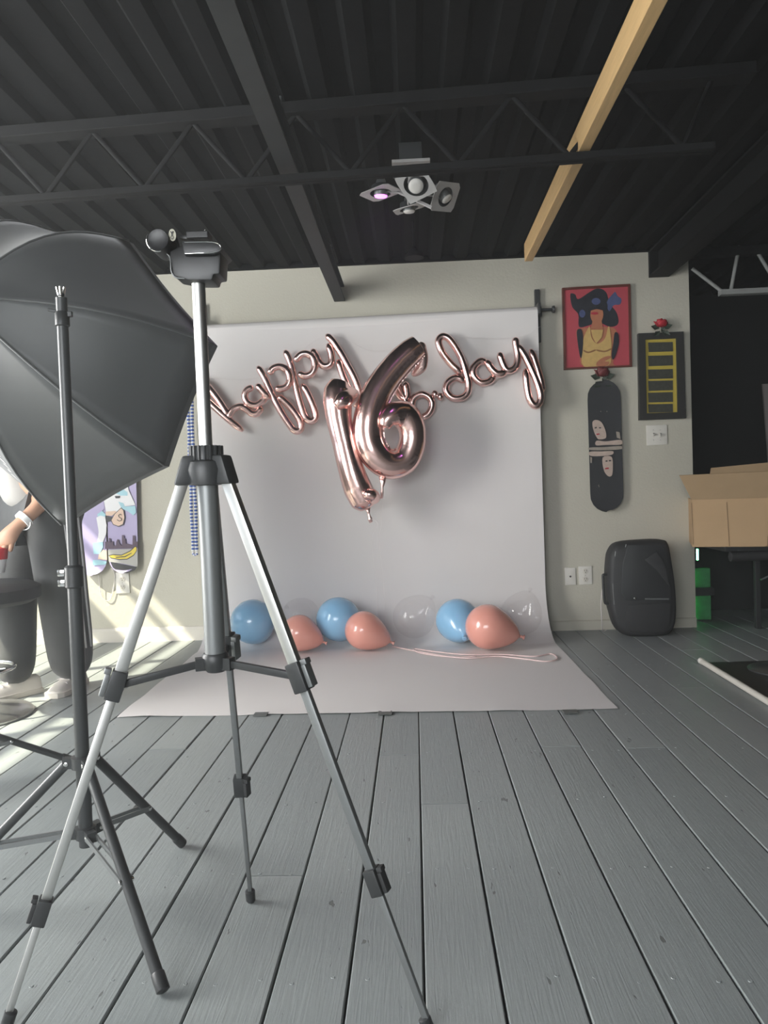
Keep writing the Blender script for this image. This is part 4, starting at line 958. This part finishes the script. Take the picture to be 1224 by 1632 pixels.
# ================================================================== SPEAKER
def speaker():
    sx0, sx1 = 967, 1078; Yf = D-0.30
    b = F(1022, 1016); Yf = b.y
    t = thing('loudspeaker', (P(1022, 1014, Yf).x, Yf+0.13, 0), 'black moulded loudspeaker with a side handle standing against the white wall', 'speaker')
    prof = [(972, 900), (976, 878), (988, 867), (1020, 863), (1056, 862), (1066, 868), (1071, 890), (1078, 940), (1079, 985), (1072, 1008), (1055, 1015), (1022, 1017), (1000, 1015), (986, 1006), (976, 980), (971, 940)]
    pr = [P(a, b_, Yf) for a, b_ in prof]; pr = spline(pr, 3, True)
    zmin = min(p.z for p in pr); pr = [p-V((0, 0, zmin-0.001)) for p in pr]
    c = sum(pr, V((0, 0, 0)))/len(pr)
    def ring(sc, y): return [V((c.x+(p.x-c.x)*sc, y, max(0.001, c.z+(p.z-c.z)*sc))) for p in pr]
    mb = MB(); mb.rings([ring(0.88, Yf-0.012), ring(0.95, Yf-0.004), ring(1.0, Yf+0.02), ring(1.0, Yf+0.10), ring(0.93, Yf+0.17), ring(0.82, Yf+0.235)]); mb.build('cabinet', 'plastic_soft', t, smooth=50)
    g = lambda a, b_, d=0: P(a, b_, Yf-0.012-d)-V((0, 0, zmin-0.001))
    # front grille and moulded horn recess
    mb = MB(); q = [g(a, b_) for a, b_ in ((1000, 870), (1052, 869), (1062, 880), (1068, 930), (1069, 956), (998, 959), (990, 945), (992, 900))]; mb.prism(q, (0, -0.008, 0)); mb.build('horn_panel', 'plastic_black', t, bevel=0.004, smooth=40)
    mb = MB(); mb.prism([g(a, b_, 0.008) for a, b_ in ((1027, 893), (1046, 880), (1060, 900), (1066, 935), (1048, 912))], (0, -0.006, 0)); mb.build('horn_flare', 'plastic_soft', t, bevel=0.003, smooth=40)
    mb = MB(); q = [g(a, b_) for a, b_ in ((1000, 966), (1069, 962), (1067, 995), (1058, 1007), (1004, 1008), (994, 990))]; mb.prism(q, (0, -0.006, 0)); mb.build('woofer_grille', 'plastic_soft', t, bevel=0.004, smooth=40)
    mb = MB(); mb.bar(g(1028, 956, .010), g(1066, 956, .010), 0.006, 0.008); mb.build('trim_bar', 'metal_grey', t, bevel=0.001)
    mb = MB(); mb.lathe(g(1012, 955, .008), (0, -1, 0), [(0, 0.007), (0.003, 0.007), (0.004, 0.004)], 12); mb.build('badge', 'chrome', t, smooth=40)
    for xs in ((998, 869, 986, 925, 985, 960), (981, 880, 977, 930, 979, 965)):
        mb = MB(); mb.path(spline([g(xs[0], xs[1], -.004), g(xs[2], xs[3], -.004), g(xs[4], xs[5], -.004)], 5), 0.0022, 6); mb.build('edge_line', 'metal_grey', t, smooth=60)
    mb = MB(); mb.path(spline([P(972, 915, Yf+.05), P(962, 916, Yf+.05), P(961, 922, Yf+.05), P(963, 955, Yf+.05), P(966, 962, Yf+.05), P(974, 962, Yf+.05)], 4), 0.0075, 8); mb.build('handle', 'plastic_black', t, smooth=60)
speaker()
p0 = P(961, 935, D-0.2)
mb = MB(); mb.path(spline([P(961, 932, D-0.19), P(958, 960, D-0.17), P(959, 985, D-0.15), F(961, 1006, 0.004), F(966, 1004, 0.004)], 6), 0.0028, 6)
tag(mb.build('speaker_cable', 'cord_white', smooth=180), 'white cable hanging down beside the loudspeaker handle', 'cable')

# ================================================================== RIGHT: RACK, BOX, STOOL PIECES
rx0 = P(1107, 900, D+0.13).x; rz = 0.515; ry0, ry1 = D-0.33, D+0.50
rk = thing('equipment_rack', ((XR+0.5), D+0.3, 0), 'black open equipment rack under the cardboard box, glowing green inside', 'rack')
RXL = XR+0.012; RXR = XR+1.05; RY0 = D+0.13
def rb(name, lo, hi, m='wall_black', parent=rk, bevel=0.003):
    mb = MB(); mb.box(lo, hi); return mb.build(name, m, parent, bevel=bevel)
rb('rack_top', (RXL, D-0.42, rz-0.025), (RXR, D+0.62, rz-0.0005), 'plastic_black')
rb('side_panel', (RXR-0.02, D-0.30, 0.0005), (RXR, D+0.62, rz-0.025), 'plastic_black')
rb('rear_panel', (RXL, D+0.58, 0.0005), (RXR-0.02, D+0.60, rz-0.025), 'plastic_black')
rb('leg', (RXL+0.30, D-0.10, 0.0005), (RXL+0.33, D-0.07, rz-0.025), 'plastic_black')
za, zb2, zc2, zd = P(1110, 905, D+0.2).z, P(1110, 935, D+0.2).z, P(1112, 947, D+0.2).z, P(1115, 986, D+0.2).z
for i, (z0, z1) in enumerate(((zb2, za), (zd, zc2))):
    rb('led_strip', (RXL+0.032, D+0.138, z0+0.01), (RXL+0.037, D+0.143, z1-0.01), 'led_dim', bevel=0)
    g_ = rb('lit_panel', (RXL+0.03, D+0.16, z0), (RXL+0.14, D+0.20, z1), 'panel_lit_green')
rb('shelf', (RXL+0.004, D+0.125, zc2), (RXL+0.15, D+0.30, zb2), 'plastic_black')
zl0, zl1 = P(1110, 893, D+0.15).z, P(1110, 875, D+0.15).z
rb('led_strip', (RXL+0.055, D+0.15, zl0), (RXL+0.067, D+0.16, zl1), 'led_green')
# cardboard box with its flaps open
by = D-0.36; bl = P(1103, 840, by).x
cb = thing('cardboard_box', (bl, by, rz), 'open brown cardboard box on the rack at the right edge', 'box')
bz0 = rz+0.001; bz1 = P(1101, 796, by).z; bx1 = bl+0.85; by1 = by+0.42; tk = 0.005
def cbx(name, lo, hi, m='cardboard'):
    mb = MB(); mb.box(lo, hi); return mb.build(name, m, cb)
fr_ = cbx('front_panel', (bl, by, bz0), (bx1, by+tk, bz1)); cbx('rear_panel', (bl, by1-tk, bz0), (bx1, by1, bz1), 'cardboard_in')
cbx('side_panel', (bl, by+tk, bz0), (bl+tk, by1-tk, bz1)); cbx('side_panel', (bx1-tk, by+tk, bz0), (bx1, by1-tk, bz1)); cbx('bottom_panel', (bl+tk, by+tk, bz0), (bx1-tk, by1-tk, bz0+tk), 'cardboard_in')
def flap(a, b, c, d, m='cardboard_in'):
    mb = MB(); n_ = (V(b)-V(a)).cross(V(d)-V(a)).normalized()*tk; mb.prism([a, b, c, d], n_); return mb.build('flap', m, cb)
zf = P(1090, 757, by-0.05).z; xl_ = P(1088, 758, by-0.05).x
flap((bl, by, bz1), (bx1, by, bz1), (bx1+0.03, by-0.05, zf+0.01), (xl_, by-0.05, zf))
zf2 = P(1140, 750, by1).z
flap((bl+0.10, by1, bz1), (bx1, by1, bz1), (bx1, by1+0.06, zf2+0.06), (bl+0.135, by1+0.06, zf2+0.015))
flap((bl, by+0.02, bz1), (bl, by1-0.02, bz1), (bl-0.10, by1-0.05, bz1-0.14), (bl-0.10, by+0.06, bz1-0.14), 'cardboard') if False else None
mb = MB(); s3 = 144/1224
BX = lambda a, b: P(1080+a*s3, 720+b*s3, by-0.0008)
mb.bar(BX(632, 680), BX(668, 1270), 0.004, 0.001, up=(0, 1, 0)); mb.bar(BX(1140, 1120), BX(1135, 1255), 0.005, 0.001, up=(0, 1, 0)); mb.bar(BX(1135, 1255), BX(1105, 1262), 0.004, 0.001, up=(0, 1, 0))
mb.bar(BX(190, 690), BX(215, 1260), 0.003, 0.001, up=(0, 1, 0))
for r_ in (75, 35): mb.path([BX(1215+r_*math.cos(i*math.pi/10), 945+r_*1.25*math.sin(i*math.pi/10)) for i in range(20)], 0.0022, 5, closed=True)
mb.build('print', 'print_brown', fr_)
cb.rotation_euler.z = -0.30
# padded roll in front of the box base
mb = MB(); a_, b_ = P(1162, 887, D-0.38), P(1300, 882, D-0.38); mb.lathe(a_, b_-a_, [(0, 0.015), (0.006, 0.028), ((b_-a_).length, 0.028), ((b_-a_).length+0.005, 0.01)], 18); 
arm = thing('office_chair', (b_.x-0.05, D-0.25, 0), 'black chair with a padded arm and chrome legs at the right edge', 'chair')
mb.build('padded_arm', 'plastic_soft', arm, smooth=45)
mb = MB(); mb.tube(b_-(b_-a_)*0.25, V((b_.x-0.05, D-0.38, 0.30)), 0.012, n=10); mb.build('arm_post', 'metal_black', arm, smooth=60)
mb = MB(); mb.box((b_.x-0.06, D-0.55, 0.30), (b_.x+0.40, D-0.10, 0.36)); mb.build('seat', 'fabric_black', arm, bevel=0.02, smooth=40)
mb = MB(); mb.tube((b_.x+0.17, D-0.33, 0.30), (b_.x+0.17, D-0.33, 0.06), 0.025, n=14); mb.build('post', 'chrome', arm, smooth=60)
for k in range(5):
    an = math.radians(195+72*k); e = V((b_.x+0.17+0.30*math.cos(an), D-0.33+0.27*math.sin(an), 0.04)); mb = MB(); mb.tube((b_.x+0.17, D-0.33, 0.09), e, 0.014, 0.010, n=10); l_ = mb.build('leg', 'chrome', arm, smooth=60)
    mb = MB(); mb.lathe(e+V((0, -0.012, -0.018)), (0, 1, 0), [(0, 0.016), (0.002, 0.0215), (0.022, 0.0215), (0.024, 0.016)], 14); mb.build('caster', 'plastic_black', arm, smooth=45)
mb = MB(); mb.bar(P(1212, 924, D-0.46), P(1232, 914, D-0.46), 0.010, 0.010); mb.bar(P(1232, 914, D-0.46), P(1262, 917, D-0.46), 0.010, 0.010); mb.build('lever', 'chrome', arm)
# black mat with a white pole along its edge
pa, pb = F(1117, 1053, 0.016), F(1250, 1134, 0.016); dirp = (pb-pa).normalized(); nrm_ = V((-dirp.y, dirp.x, 0)); nrm_ = nrm_ if nrm_.x > 0 else -nrm_
mb = MB(); o0 = V((pa.x, pa.y, 0.0015)); o1 = V((pb.x, pb.y, 0.0015))+dirp*0.5
bk = V((pa.x+1.1, pa.y+0.02, 0.0015)); mb.prism([o0+nrm_*0.03, o1+nrm_*0.03, V((bk.x, o1.y, 0.0015)), bk], (0, 0, 0.006))
tag(mb.build('floor_mat', 'mat_black', bevel=0.001, seg=1), 'flat black floor mat behind the white pole at the right edge', 'mat')
po = thing('pole', (pa.x, pa.y, 0), 'white metal pole lying on the floor along the black mat', 'pole')
mb = MB(); mb.tube(pa, pb+dirp*0.5, 0.0135, n=16); mb.build('tube', 'trim_white', po, smooth=60)
mb = MB(); mb.lathe(pa-dirp*0.004, dirp, [(0, 0.009), (0.002, 0.0148), (0.025, 0.0148)], 16); mb.build('end_cap', 'switch_white', po, smooth=60)
mb = MB(); c = F(1245, 1068, 0.008); mb.lathe((c.x, c.y, 0.0085), (0, 0, 1), [(0, 0.14), (0.006, 0.14), (0.014, 0.12), (0.022, 0.03), (0.5, 0.012)], 32)
rs = mb.build('round_base', 'metal_black', smooth=40); tag(rs, 'black stand with a round base on the floor mat at the right edge', 'stand')
# pale board leaning in the bay
a_ = P(1214, 745, D+0.72); mb = MB(); mb.prism([P(1212, 748, D+0.70), P(1300, 748, D+0.70), P(1320, 560, D+0.95), P(1234, 560, D+0.95)], (0, 0.02, 0))
zb_ = min(v.z for v in mb.v)
a_.x += 0.11
mb2 = MB(); lo_ = P(1190, 1000, D+0.62); mb2.prism([V((a_.x-0.03, D+0.66, 0.001)), V((a_.x+0.5, D+0.66, 0.001)), V((a_.x+0.62, YB-0.03, a_.z+0.62)), V((a_.x+0.09, YB-0.03, a_.z+0.62))], (0, 0.02, 0.004))
tag(mb2.build('leaning_board', 'board_pale'), 'pale board leaning against the black wall behind the cardboard box', 'board')

# ================================================================== CEILING SPOT FIXTURE
Ysp = 3.05
sp = thing('ceiling_spotlight', P(655, 320, Ysp), 'ceiling fixture with four tilted square spotlights, one glowing purple', 'ceiling light')
hubp = P(650, 312, Ysp)
def plate(px, py, dy, d1, d2, mt_face, aim, rs=0.036):
    c = P(px, py, Ysp+dy); d1, d2 = V(d1), V(d2); n_ = d1.cross(d2).normalized(); n_ = n_ if n_.z < 0 else -n_
    if aim is None: aim = n_
    aim = V(aim).normalized()
    cs = [c+d1, c+d2, c-d1, c-d2]; N_ = 24; rh = rs*1.22
    u_ = (d1+d2).normalized(); v_ = (d1-d2); v_ = (v_-u_*v_.dot(u_)).normalized()
    outer, inner = [], []
    for i in range(N_):
        th = 2*math.pi*i/N_; dr = u_*math.cos(th)+v_*math.sin(th); inner.append(c+dr*rh)
        # point on the plate's edge in that direction
        best = 9
        for k in range(4):
            a, b = cs[k]-c, cs[(k+1) % 4]-c; e = b-a; den = dr.cross(e).dot(n_)
            if abs(den) > 1e-9:
                t = a.cross(e).dot(n_)/den; s_ = a.cross(dr).dot(n_)/den
                if t > 0 and -0.001 <= s_ <= 1.001: best = min(best, t)
        outer.append(c+dr*best)
    mb = MB(); mb.rings([outer, inner, [p-n_*0.003 for p in inner], [p-n_*0.003 for p in outer]], False, True); pl = mb.build('plate', 'plate_white', sp)
    mb = MB(); mb.rings([[p for p in inner], [c+(p-c)*0.8-n_*0.03 for p in inner]], False); mb.build('gimbal', 'metal_black', pl, smooth=60)
    lc = c-aim*0.02
    mb = MB(); mb.lathe(lc, aim, [(-0.045, 0.010), (-0.03, 0.018), (0, rs*0.72), (0.028, rs*0.78), (0.030, rs*0.74)], 20); mb.build('lamp_body', 'metal_grey', pl, smooth=45)
    mb = MB(); mb.lathe(lc+aim*0.0302, aim, [(0, rs*0.72), (0.004, rs*0.66), (0.007, rs*0.3)], 20); mb.build('lamp_face', mt_face, pl, smooth=60)
    mb = MB(); mb.tube(hubp+V((0, 0, 0.01)), c.lerp(hubp, 0.15)-n_*0.01, 0.005, n=8); mb.build('arm', 'plate_white', sp, smooth=60)
    return c
plate(663, 295, -0.10, (.085, .01, -.022), (-.024, .075, -.045), 'lamp_face', (-.05, -.75, -.65), 0.040)
pB = plate(607, 308, 0.0, (.093, 0, 0.002), (-.026, .090, -0.002), 'led_purple', (-0.05, 0.1, -1), 0.036)
plate(710, 314, 0.05, (.068, .02, .058), (.030, .075, -.036), 'lamp_face', (.5, -.2, -.8), 0.032)
plate(652, 333, 0.22, (.070, .035, .018), (-.055, .070, .000), 'lamp_face', (0, 0.05, -1), 0.034)
cz = ZC
mb = MB(); cp = P(655, 268, Ysp); mb.box((cp.x-0.075, Ysp-0.06, cp.z), (cp.x+0.075, Ysp+0.09, cp.z+0.012)); mb.build('canopy_plate', 'plate_white', sp, bevel=0.002)
mb = MB(); mb.box((cp.x-0.045, Ysp-0.04, cp.z+0.012), (cp.x+0.045, Ysp+0.05, cz+0.001)); mb.build('canopy_box', 'metal_black', sp, bevel=0.002)
mb = MB(); mb.tube(cp+V((0, 0.01, 0)), hubp, 0.008, n=10); mb.build('stem', 'plate_white', sp, smooth=60)
for (a, b, c, d) in ((620, 299, 688, 331), (622, 307, 700, 298)):
    mb = MB(); mb.bar(P(a, b, Ysp), P(c, d, Ysp), 0.012, 0.010); mb.build('cross_bar', 'plate_white', sp, bevel=0.001)
pl_ = bpy.data.lights.new('purple_spot', 'SPOT'); pl_.energy = 0.6; pl_.color = (0.75, 0.2, 1.0); pl_.spot_size = 2.2; pl_.shadow_soft_size = 0.025
po_ = bpy.data.objects.new('purple_spot_light', pl_); COL.objects.link(po_); po_.parent = sp; po_.location = pB-sp.location+V((0, 0, -0.035))
# small black pendant behind it
pt_ = P(658, 349, 3.9); pe = P(660, 402, 3.9)
mb = MB(); mb.tube((pt_.x, 3.9, ZC+0.004), (pt_.x, 3.9, pe.z), 0.006, n=8, m='joist_black'); mb.lathe((pt_.x, 3.9, pe.z), (0, 0, 1), [(-0.03, 0.05), (-0.01, 0.045), (0.01, 0.02), (0.03, 0.01)], 18, 'joist_black')
tag(mb.build('pendant_lamp', 'joist_black', smooth=45), 'small black pendant on a thin rod behind the spotlights', 'pendant')
# ================================================================== STOOL AT THE LEFT EDGE
bc_ = F(-32, 1143); st = thing('swivel_stool', (bc_.x, bc_.y, 0), 'swivel stool with a black seat and a silver round base at the left edge', 'stool')
Zs2 = lambda z: V((bc_.x, bc_.y, z))
mb = MB(); mb.lathe(Zs2(0.001), (0, 0, 1), [(0, 0.205), (0.010, 0.208), (0.022, 0.195), (0.038, 0.11), (0.055, 0.035)], 40); mb.build('base', 'alu', st, smooth=40)
mb = MB(); mb.tube(Zs2(0.05), Zs2(0.46), 0.026, n=18); mb.build('post', 'chrome', st, smooth=45)
mb = MB(); mb.path([Zs2(0.20)+V((0.14*math.cos(a), 0.14*math.sin(a), 0)) for a in [2*math.pi*i/24 for i in range(24)]], 0.009, 8, closed=True); mb.tube(Zs2(0.20), Zs2(0.20)+V((0.14, 0, 0)), 0.008, n=8); mb.build('foot_ring', 'chrome', st, smooth=60)
mb = MB(); mb.lathe(Zs2(0.46), (0, 0, 1), [(0, 0.10), (0.01, 0.22), (0.03, 0.255), (0.075, 0.255), (0.095, 0.22), (0.10, 0.1)], 36); mb.build('seat', 'plastic_soft', st, smooth=60)

# ================================================================== PERSON BEHIND THE SOFTBOX
def skin_mesh(name, nodes, edges, mt, parent, sub=2, root=0):
    keys = list(nodes); me = bpy.data.meshes.new(name); off = origin_of(parent)
    me.from_pydata([tuple(nodes[k][0]-off) for k in keys], [(keys.index(a), keys.index(b)) for a, b in edges], [])
    o = bpy.data.objects.new(name, me); COL.objects.link(o)
    md = o.modifiers.new('Skin', 'SKIN'); md.use_smooth_shade = True
    sv = me.skin_vertices[0].data
    for i, k in enumerate(keys):
        r = nodes[k][1]; sv[i].radius = (r, r) if not isinstance(r, tuple) else r; sv[i].use_root = (i == root)
    s_ = o.modifiers.new('Sub', 'SUBSURF'); s_.levels = sub; s_.render_levels = sub
    dg = bpy.context.evaluated_depsgraph_get(); dg.update()
    nm = bpy.data.meshes.new_from_object(o.evaluated_get(dg)); nm.name = name
    o.modifiers.clear(); o.data = nm; nm.materials.clear(); nm.materials.append(MATS[mt])
    nm.shade_smooth(); o.parent = parent; return o
fa, fb = F(18, 1112), F(110, 1100)                 # right and left foot
base = (fa+fb)/2; base.z = 0
pe_ = thing('person', base, 'person in black track pants and white sneakers standing behind the softbox', 'person')
fwd = V((-0.62, -0.78, 0)).normalized(); lft = V((-fwd.y, fwd.x, 0)); lft = lft if lft.x > 0 else -lft
def L(f, l, z): return base+fwd*f+lft*l+V((0, 0, z))
aR, aL = V((fa.x, fa.y, 0.09))-fwd*0.05, V((fb.x, fb.y, 0.09))-fwd*0.05
hipR, hipL = L(-0.04, -0.09, 0.84), L(-0.04, 0.09, 0.84)
kR, kL = (aR+hipR)/2+fwd*0.06+V((0, 0, .01)), (aL+hipL)/2+fwd*0.03+lft*0.03
elb, wri, hnd = P(70, 800, 3.22), P(33, 833, 3.15), P(9, 858, 3.13)
shR, shL = L(0.13, -0.17, 1.27), L(0.13, 0.17, 1.27)
elbL = L(0.08, 0.30, 1.03); wriL = L(0.28, 0.24, 1.15); hndL = L(0.36, 0.18, 1.22)
elb0 = elb
N = {'pelvis': (L(-0.04, 0, 0.88), 0.115), 'waist': (L(0.0, 0, 1.0), 0.11), 'chest': (L(0.09, 0, 1.18), 0.13), 'neckb': (L(0.14, 0, 1.32), 0.06), 'neck': (L(0.17, 0, 1.39), 0.05),
     'jaw': (L(0.21, 0, 1.45), 0.062), 'head': (L(0.21, 0, 1.53), 0.085), 'crown': (L(0.20, 0, 1.59), 0.06), 'nose': (L(0.305, 0, 1.50), 0.012),
     'shR': (shR, 0.055), 'elR': (elb, 0.040), 'wrR': (wri, 0.028), 'paR': (hnd, 0.036), 'shL': (shL, 0.055), 'elL': (elbL, 0.040), 'wrL': (wriL, 0.028), 'paL': (hndL, 0.036),
     'hipR': (hipR, 0.085), 'knR': (kR, 0.06), 'anR': (aR, 0.04), 'ftR': (aR+fwd*0.04-V((0, 0, .045)), 0.022), 'hipL': (hipL, 0.085), 'knL': (kL, 0.06), 'anL': (aL, 0.04), 'ftL': (aL+V((0, -0.04, -.045)), 0.022)}
E = [('pelvis', 'waist'), ('waist', 'chest'), ('chest', 'neckb'), ('neckb', 'neck'), ('neck', 'jaw'), ('jaw', 'head'), ('head', 'crown'), ('head', 'nose'), ('chest', 'shR'), ('shR', 'elR'), ('elR', 'wrR'), ('wrR', 'paR'), ('chest', 'shL'), ('shL', 'elL'), ('elL', 'wrL'), ('wrL', 'paL'),
     ('pelvis', 'hipR'), ('hipR', 'knR'), ('knR', 'anR'), ('anR', 'ftR'), ('pelvis', 'hipL'), ('hipL', 'knL'), ('knL', 'anL'), ('anL', 'ftL')]
for sd, pal, wr in (('R', hnd, wri), ('L', hndL, wriL)):
    d = (pal-wr).normalized(); s_ = d.cross(V((0, -1, 0.3))).normalized(); c_ = d.cross(s_).normalized()
    for i, (o, ln) in enumerate(((-0.030, 0.066), (-0.010, 0.078), (0.010, 0.072), (0.030, 0.056))):
        p1 = pal+d*0.035+s_*o; p2 = p1+d*ln*0.5+c_*0.006; p3 = p2+d*ln*0.38+c_*0.022
        for j, p in enumerate((p1, p2, p3)): N[f'f{sd}{i}{j}'] = (p, 0.0095-0.001*j)
        E += [('pa'+sd, f'f{sd}{i}0'), (f'f{sd}{i}0', f'f{sd}{i}1'), (f'f{sd}{i}1', f'f{sd}{i}2')]
    p1 = pal-s_*0.040+d*0.0; p2 = p1-s_*0.012+d*0.032+c_*0.012
    N[f't{sd}0'] = (p1, 0.011); N[f't{sd}1'] = (p2, 0.0095); E += [('pa'+sd, f't{sd}0'), (f't{sd}0', f't{sd}1')]
skin_mesh('body', N, E, 'skin', pe_)
# face and hair
mb = MB(); hd = L(0.21, 0, 1.52)
for s_ in (-1, 1): mb.ball(L(0.283, 0.032*s_, 1.525), 0.011, n=6)
mb.build('eyes', 'eye_white', pe_, smooth=180)
mb = MB(); mb.ball(L(0.285, 0, 1.455), 0.010, 0.020, 0.006, n=6); mb.build('lips', 'lips', pe_, smooth=180)
mb = MB()
for s_ in (-1, 1): mb.ball(L(0.20, 0.088*s_, 1.51), 0.018, 0.012, 0.028, n=6)
mb.build('ears', 'skin', pe_, smooth=180)
mb = MB(); rg = []
for i in range(9):
    a = math.pi*(0.02+0.60*i/8); rg.append([L(0.19-0.012*(i > 4), 0, 1.545)+fwd*(0.105*math.sin(a)*math.cos(2*math.pi*j/20)*(0.72 if math.cos(2*math.pi*j/20) > 0.3 and i > 5 else 1))+lft*(0.098*math.sin(a)*math.sin(2*math.pi*j/20))+V((0, 0, 0.105*math.cos(a))) for j in range(20)])
mb.rings(rg); mb.build('hair', 'hair', pe_, smooth=180)
# clothes
sh_n = {'hem': (L(-0.03, 0, 0.86), 0.150), 'w': (L(0.0, 0, 0.99), 0.145), 'c': (L(0.09, 0, 1.18), 0.158), 'n': (L(0.14, 0, 1.31), 0.085), 'sR': (shR+V((0, 0, -.005)), 0.078), 'eR': (shR.lerp(elb, 0.72), 0.066), 'sL': (shL+V((0, 0, -.005)), 0.078), 'eL': (shL.lerp(elbL, 0.72), 0.066)}
skin_mesh('shirt', sh_n, [('hem', 'w'), ('w', 'c'), ('c', 'n'), ('c', 'sR'), ('sR', 'eR'), ('c', 'sL'), ('sL', 'eL')], 'fabric_grey', pe_)
cuffR, cuffL = aR+fwd*0.03-V((0, 0, 0.045)), aL+fwd*0.03-V((0, 0, 0.045))
pn = {'w': (L(-0.03, 0, 0.90), 0.150), 'hR': (hipR+lft*-0.01, 0.125), 'tR': (hipR.lerp(kR, 0.5), 0.118), 'kR': (kR, 0.108), 'cR': (kR.lerp(cuffR, 0.6), 0.100), 'uR': (cuffR, 0.088),
      'hL': (hipL+lft*0.015, 0.130), 'tL': (hipL.lerp(kL, 0.5)+lft*0.02, 0.125), 'kL': (kL+lft*0.015, 0.118), 'cL': (kL.lerp(cuffL, 0.6)+lft*0.015, 0.112), 'uL': (cuffL, 0.092)}
skin_mesh('track_pants', pn, [('w', 'hR'), ('hR', 'tR'), ('tR', 'kR'), ('kR', 'cR'), ('cR', 'uR'), ('w', 'hL'), ('hL', 'tL'), ('tL', 'kL'), ('kL', 'cL'), ('cL', 'uL')], 'fabric_black', pe_)
for k in range(3):
    out = V((math.cos(0.30*(k-1)-0.45), math.sin(0.30*(k-1)-0.45), 0))
    pts = [pn[q][0]+out*(pn[q][1]*(0.97 if q not in ('hL', 'uL') else 0.99)+0.002) for q in ('hL', 'tL', 'kL', 'cL')]
    mb = MB(); mb.path(spline(pts, 5), 0.0045, 6, None); mb.build('side_stripe', 'stripe_grey', pe_, smooth=180)
# sneakers
def sneaker(c, d, lace):
    d = V(d).normalized(); s_ = V((-d.y, d.x, 0)); c = V((c.x, c.y, 0.0))
    secs = [(-0.130, 0.030, 0.075), (-0.115, 0.036, 0.088), (-0.06, 0.038, 0.092), (-0.01, 0.041, 0.085), (0.04, 0.047, 0.066), (0.09, 0.050, 0.053), (0.125, 0.044, 0.045), (0.148, 0.026, 0.034)]
    rg = []
    for x, w_, h in secs:
        rg.append([c+d*x+s_*(w_*math.cos(t))*(1.0 if math.sin(t) < 0.2 else 0.86)+V((0, 0, max(0.018, 0.018+(h-0.018)*max(0, math.sin(t))**0.8))) for t in [math.pi*(i/10)*1.0 for i in range(11)]])
    mb = MB(); mb.rings(rg); mb.build('sneaker', 'shoe_white', pe_, smooth=60)
    rg = [[c+d*(x*1.03)+s_*(w_*1.08*q)+V((0, 0, z)) for q, z in ((1, 0.001), (1, 0.024), (-1, 0.024), (-1, 0.001))] for x, w_, h in secs]
    mb = MB(); mb.rings(rg); mb.build('sole', 'shoe_sole', pe_, bevel=0.002, smooth=40)
    for k in range(4):
        x = 0.0+0.022*k; mb = MB(); mb.path([c+d*x+s_*(0.030*math.cos(t))+V((0, 0, 0.086-0.011*k-0.004+0.006*math.sin(t))) for t in [math.pi*i/6 for i in range(7)]], 0.0028, 5); mb.build('lace', 'cord_white', pe_, smooth=180)
sneaker(V((fa.x, fa.y, 0)), (-0.62, -0.78, 0), 1); sneaker(V((fb.x, fb.y, 0)), (-0.05, -1, 0), 1)
# wristband, bracelet and what the hand holds
dw = (wri-elb).normalized()
mb = MB(); mb.lathe(elb.lerp(wri, 0.86)-dw*0.012, dw, [(0, 0.035), (0, 0.040), (0.024, 0.038), (0.024, 0.033)], 18); mb.build('wristband', 'diffuser', pe_, smooth=45)
mb = MB(); bcn = elb.lerp(wri, 0.74)+V((0, -0.01, -0.028)); mb.path([bcn+V((math.cos(a)*0.026, -0.01, math.sin(a)*0.026)) for a in [2*math.pi*i/18 for i in range(18)]], 0.004, 8, closed=True); mb.build('bracelet', 'chrome', pe_, smooth=180)
mb = MB(); mb.lathe(P(-5, 905, 3.12), (0.05, 0, 1), [(-0.02, 0.030), (0, 0.034), (0.05, 0.040), (0.052, 0.036)], 18, 'print_white'); mb.lathe(P(-5, 890, 3.12), (0.05, 0, 1), [(-0.002, 0.041), (0.045, 0.044), (0.05, 0.02)], 18, 'red_cloth')
tag(mb.build('cup', 'red_cloth', smooth=45), 'red and white cup held at the left edge', 'cup')

# ================================================================== ADDED HAZE VOLUME (stands in for window glare in the lens)
hz = bpy.data.materials.new('glare_haze'); hz.use_nodes = True; nt = hz.node_tree; nt.nodes.remove(nt.nodes['Principled BSDF'])
vs_ = nt.nodes.new('ShaderNodeVolumeScatter'); vs_.inputs['Color'].default_value = (0.97, 1.0, 1.0, 1); vs_.inputs['Density'].default_value = 0.014; vs_.inputs['Anisotropy'].default_value = 0.35
nt.links.new(vs_.outputs[0], nt.nodes['Material Output'].inputs['Volume']); MATS['glare_haze'] = hz
mb = MB(); mb.box((XL-0.06, YF-0.06, -0.04), (XR2+0.05, YB+0.05, ZC+0.08)); tag(mb.build('glare_haze', 'glare_haze'), 'thin haze volume added through the room to stand in for lens glare', 'haze', kind='stuff')
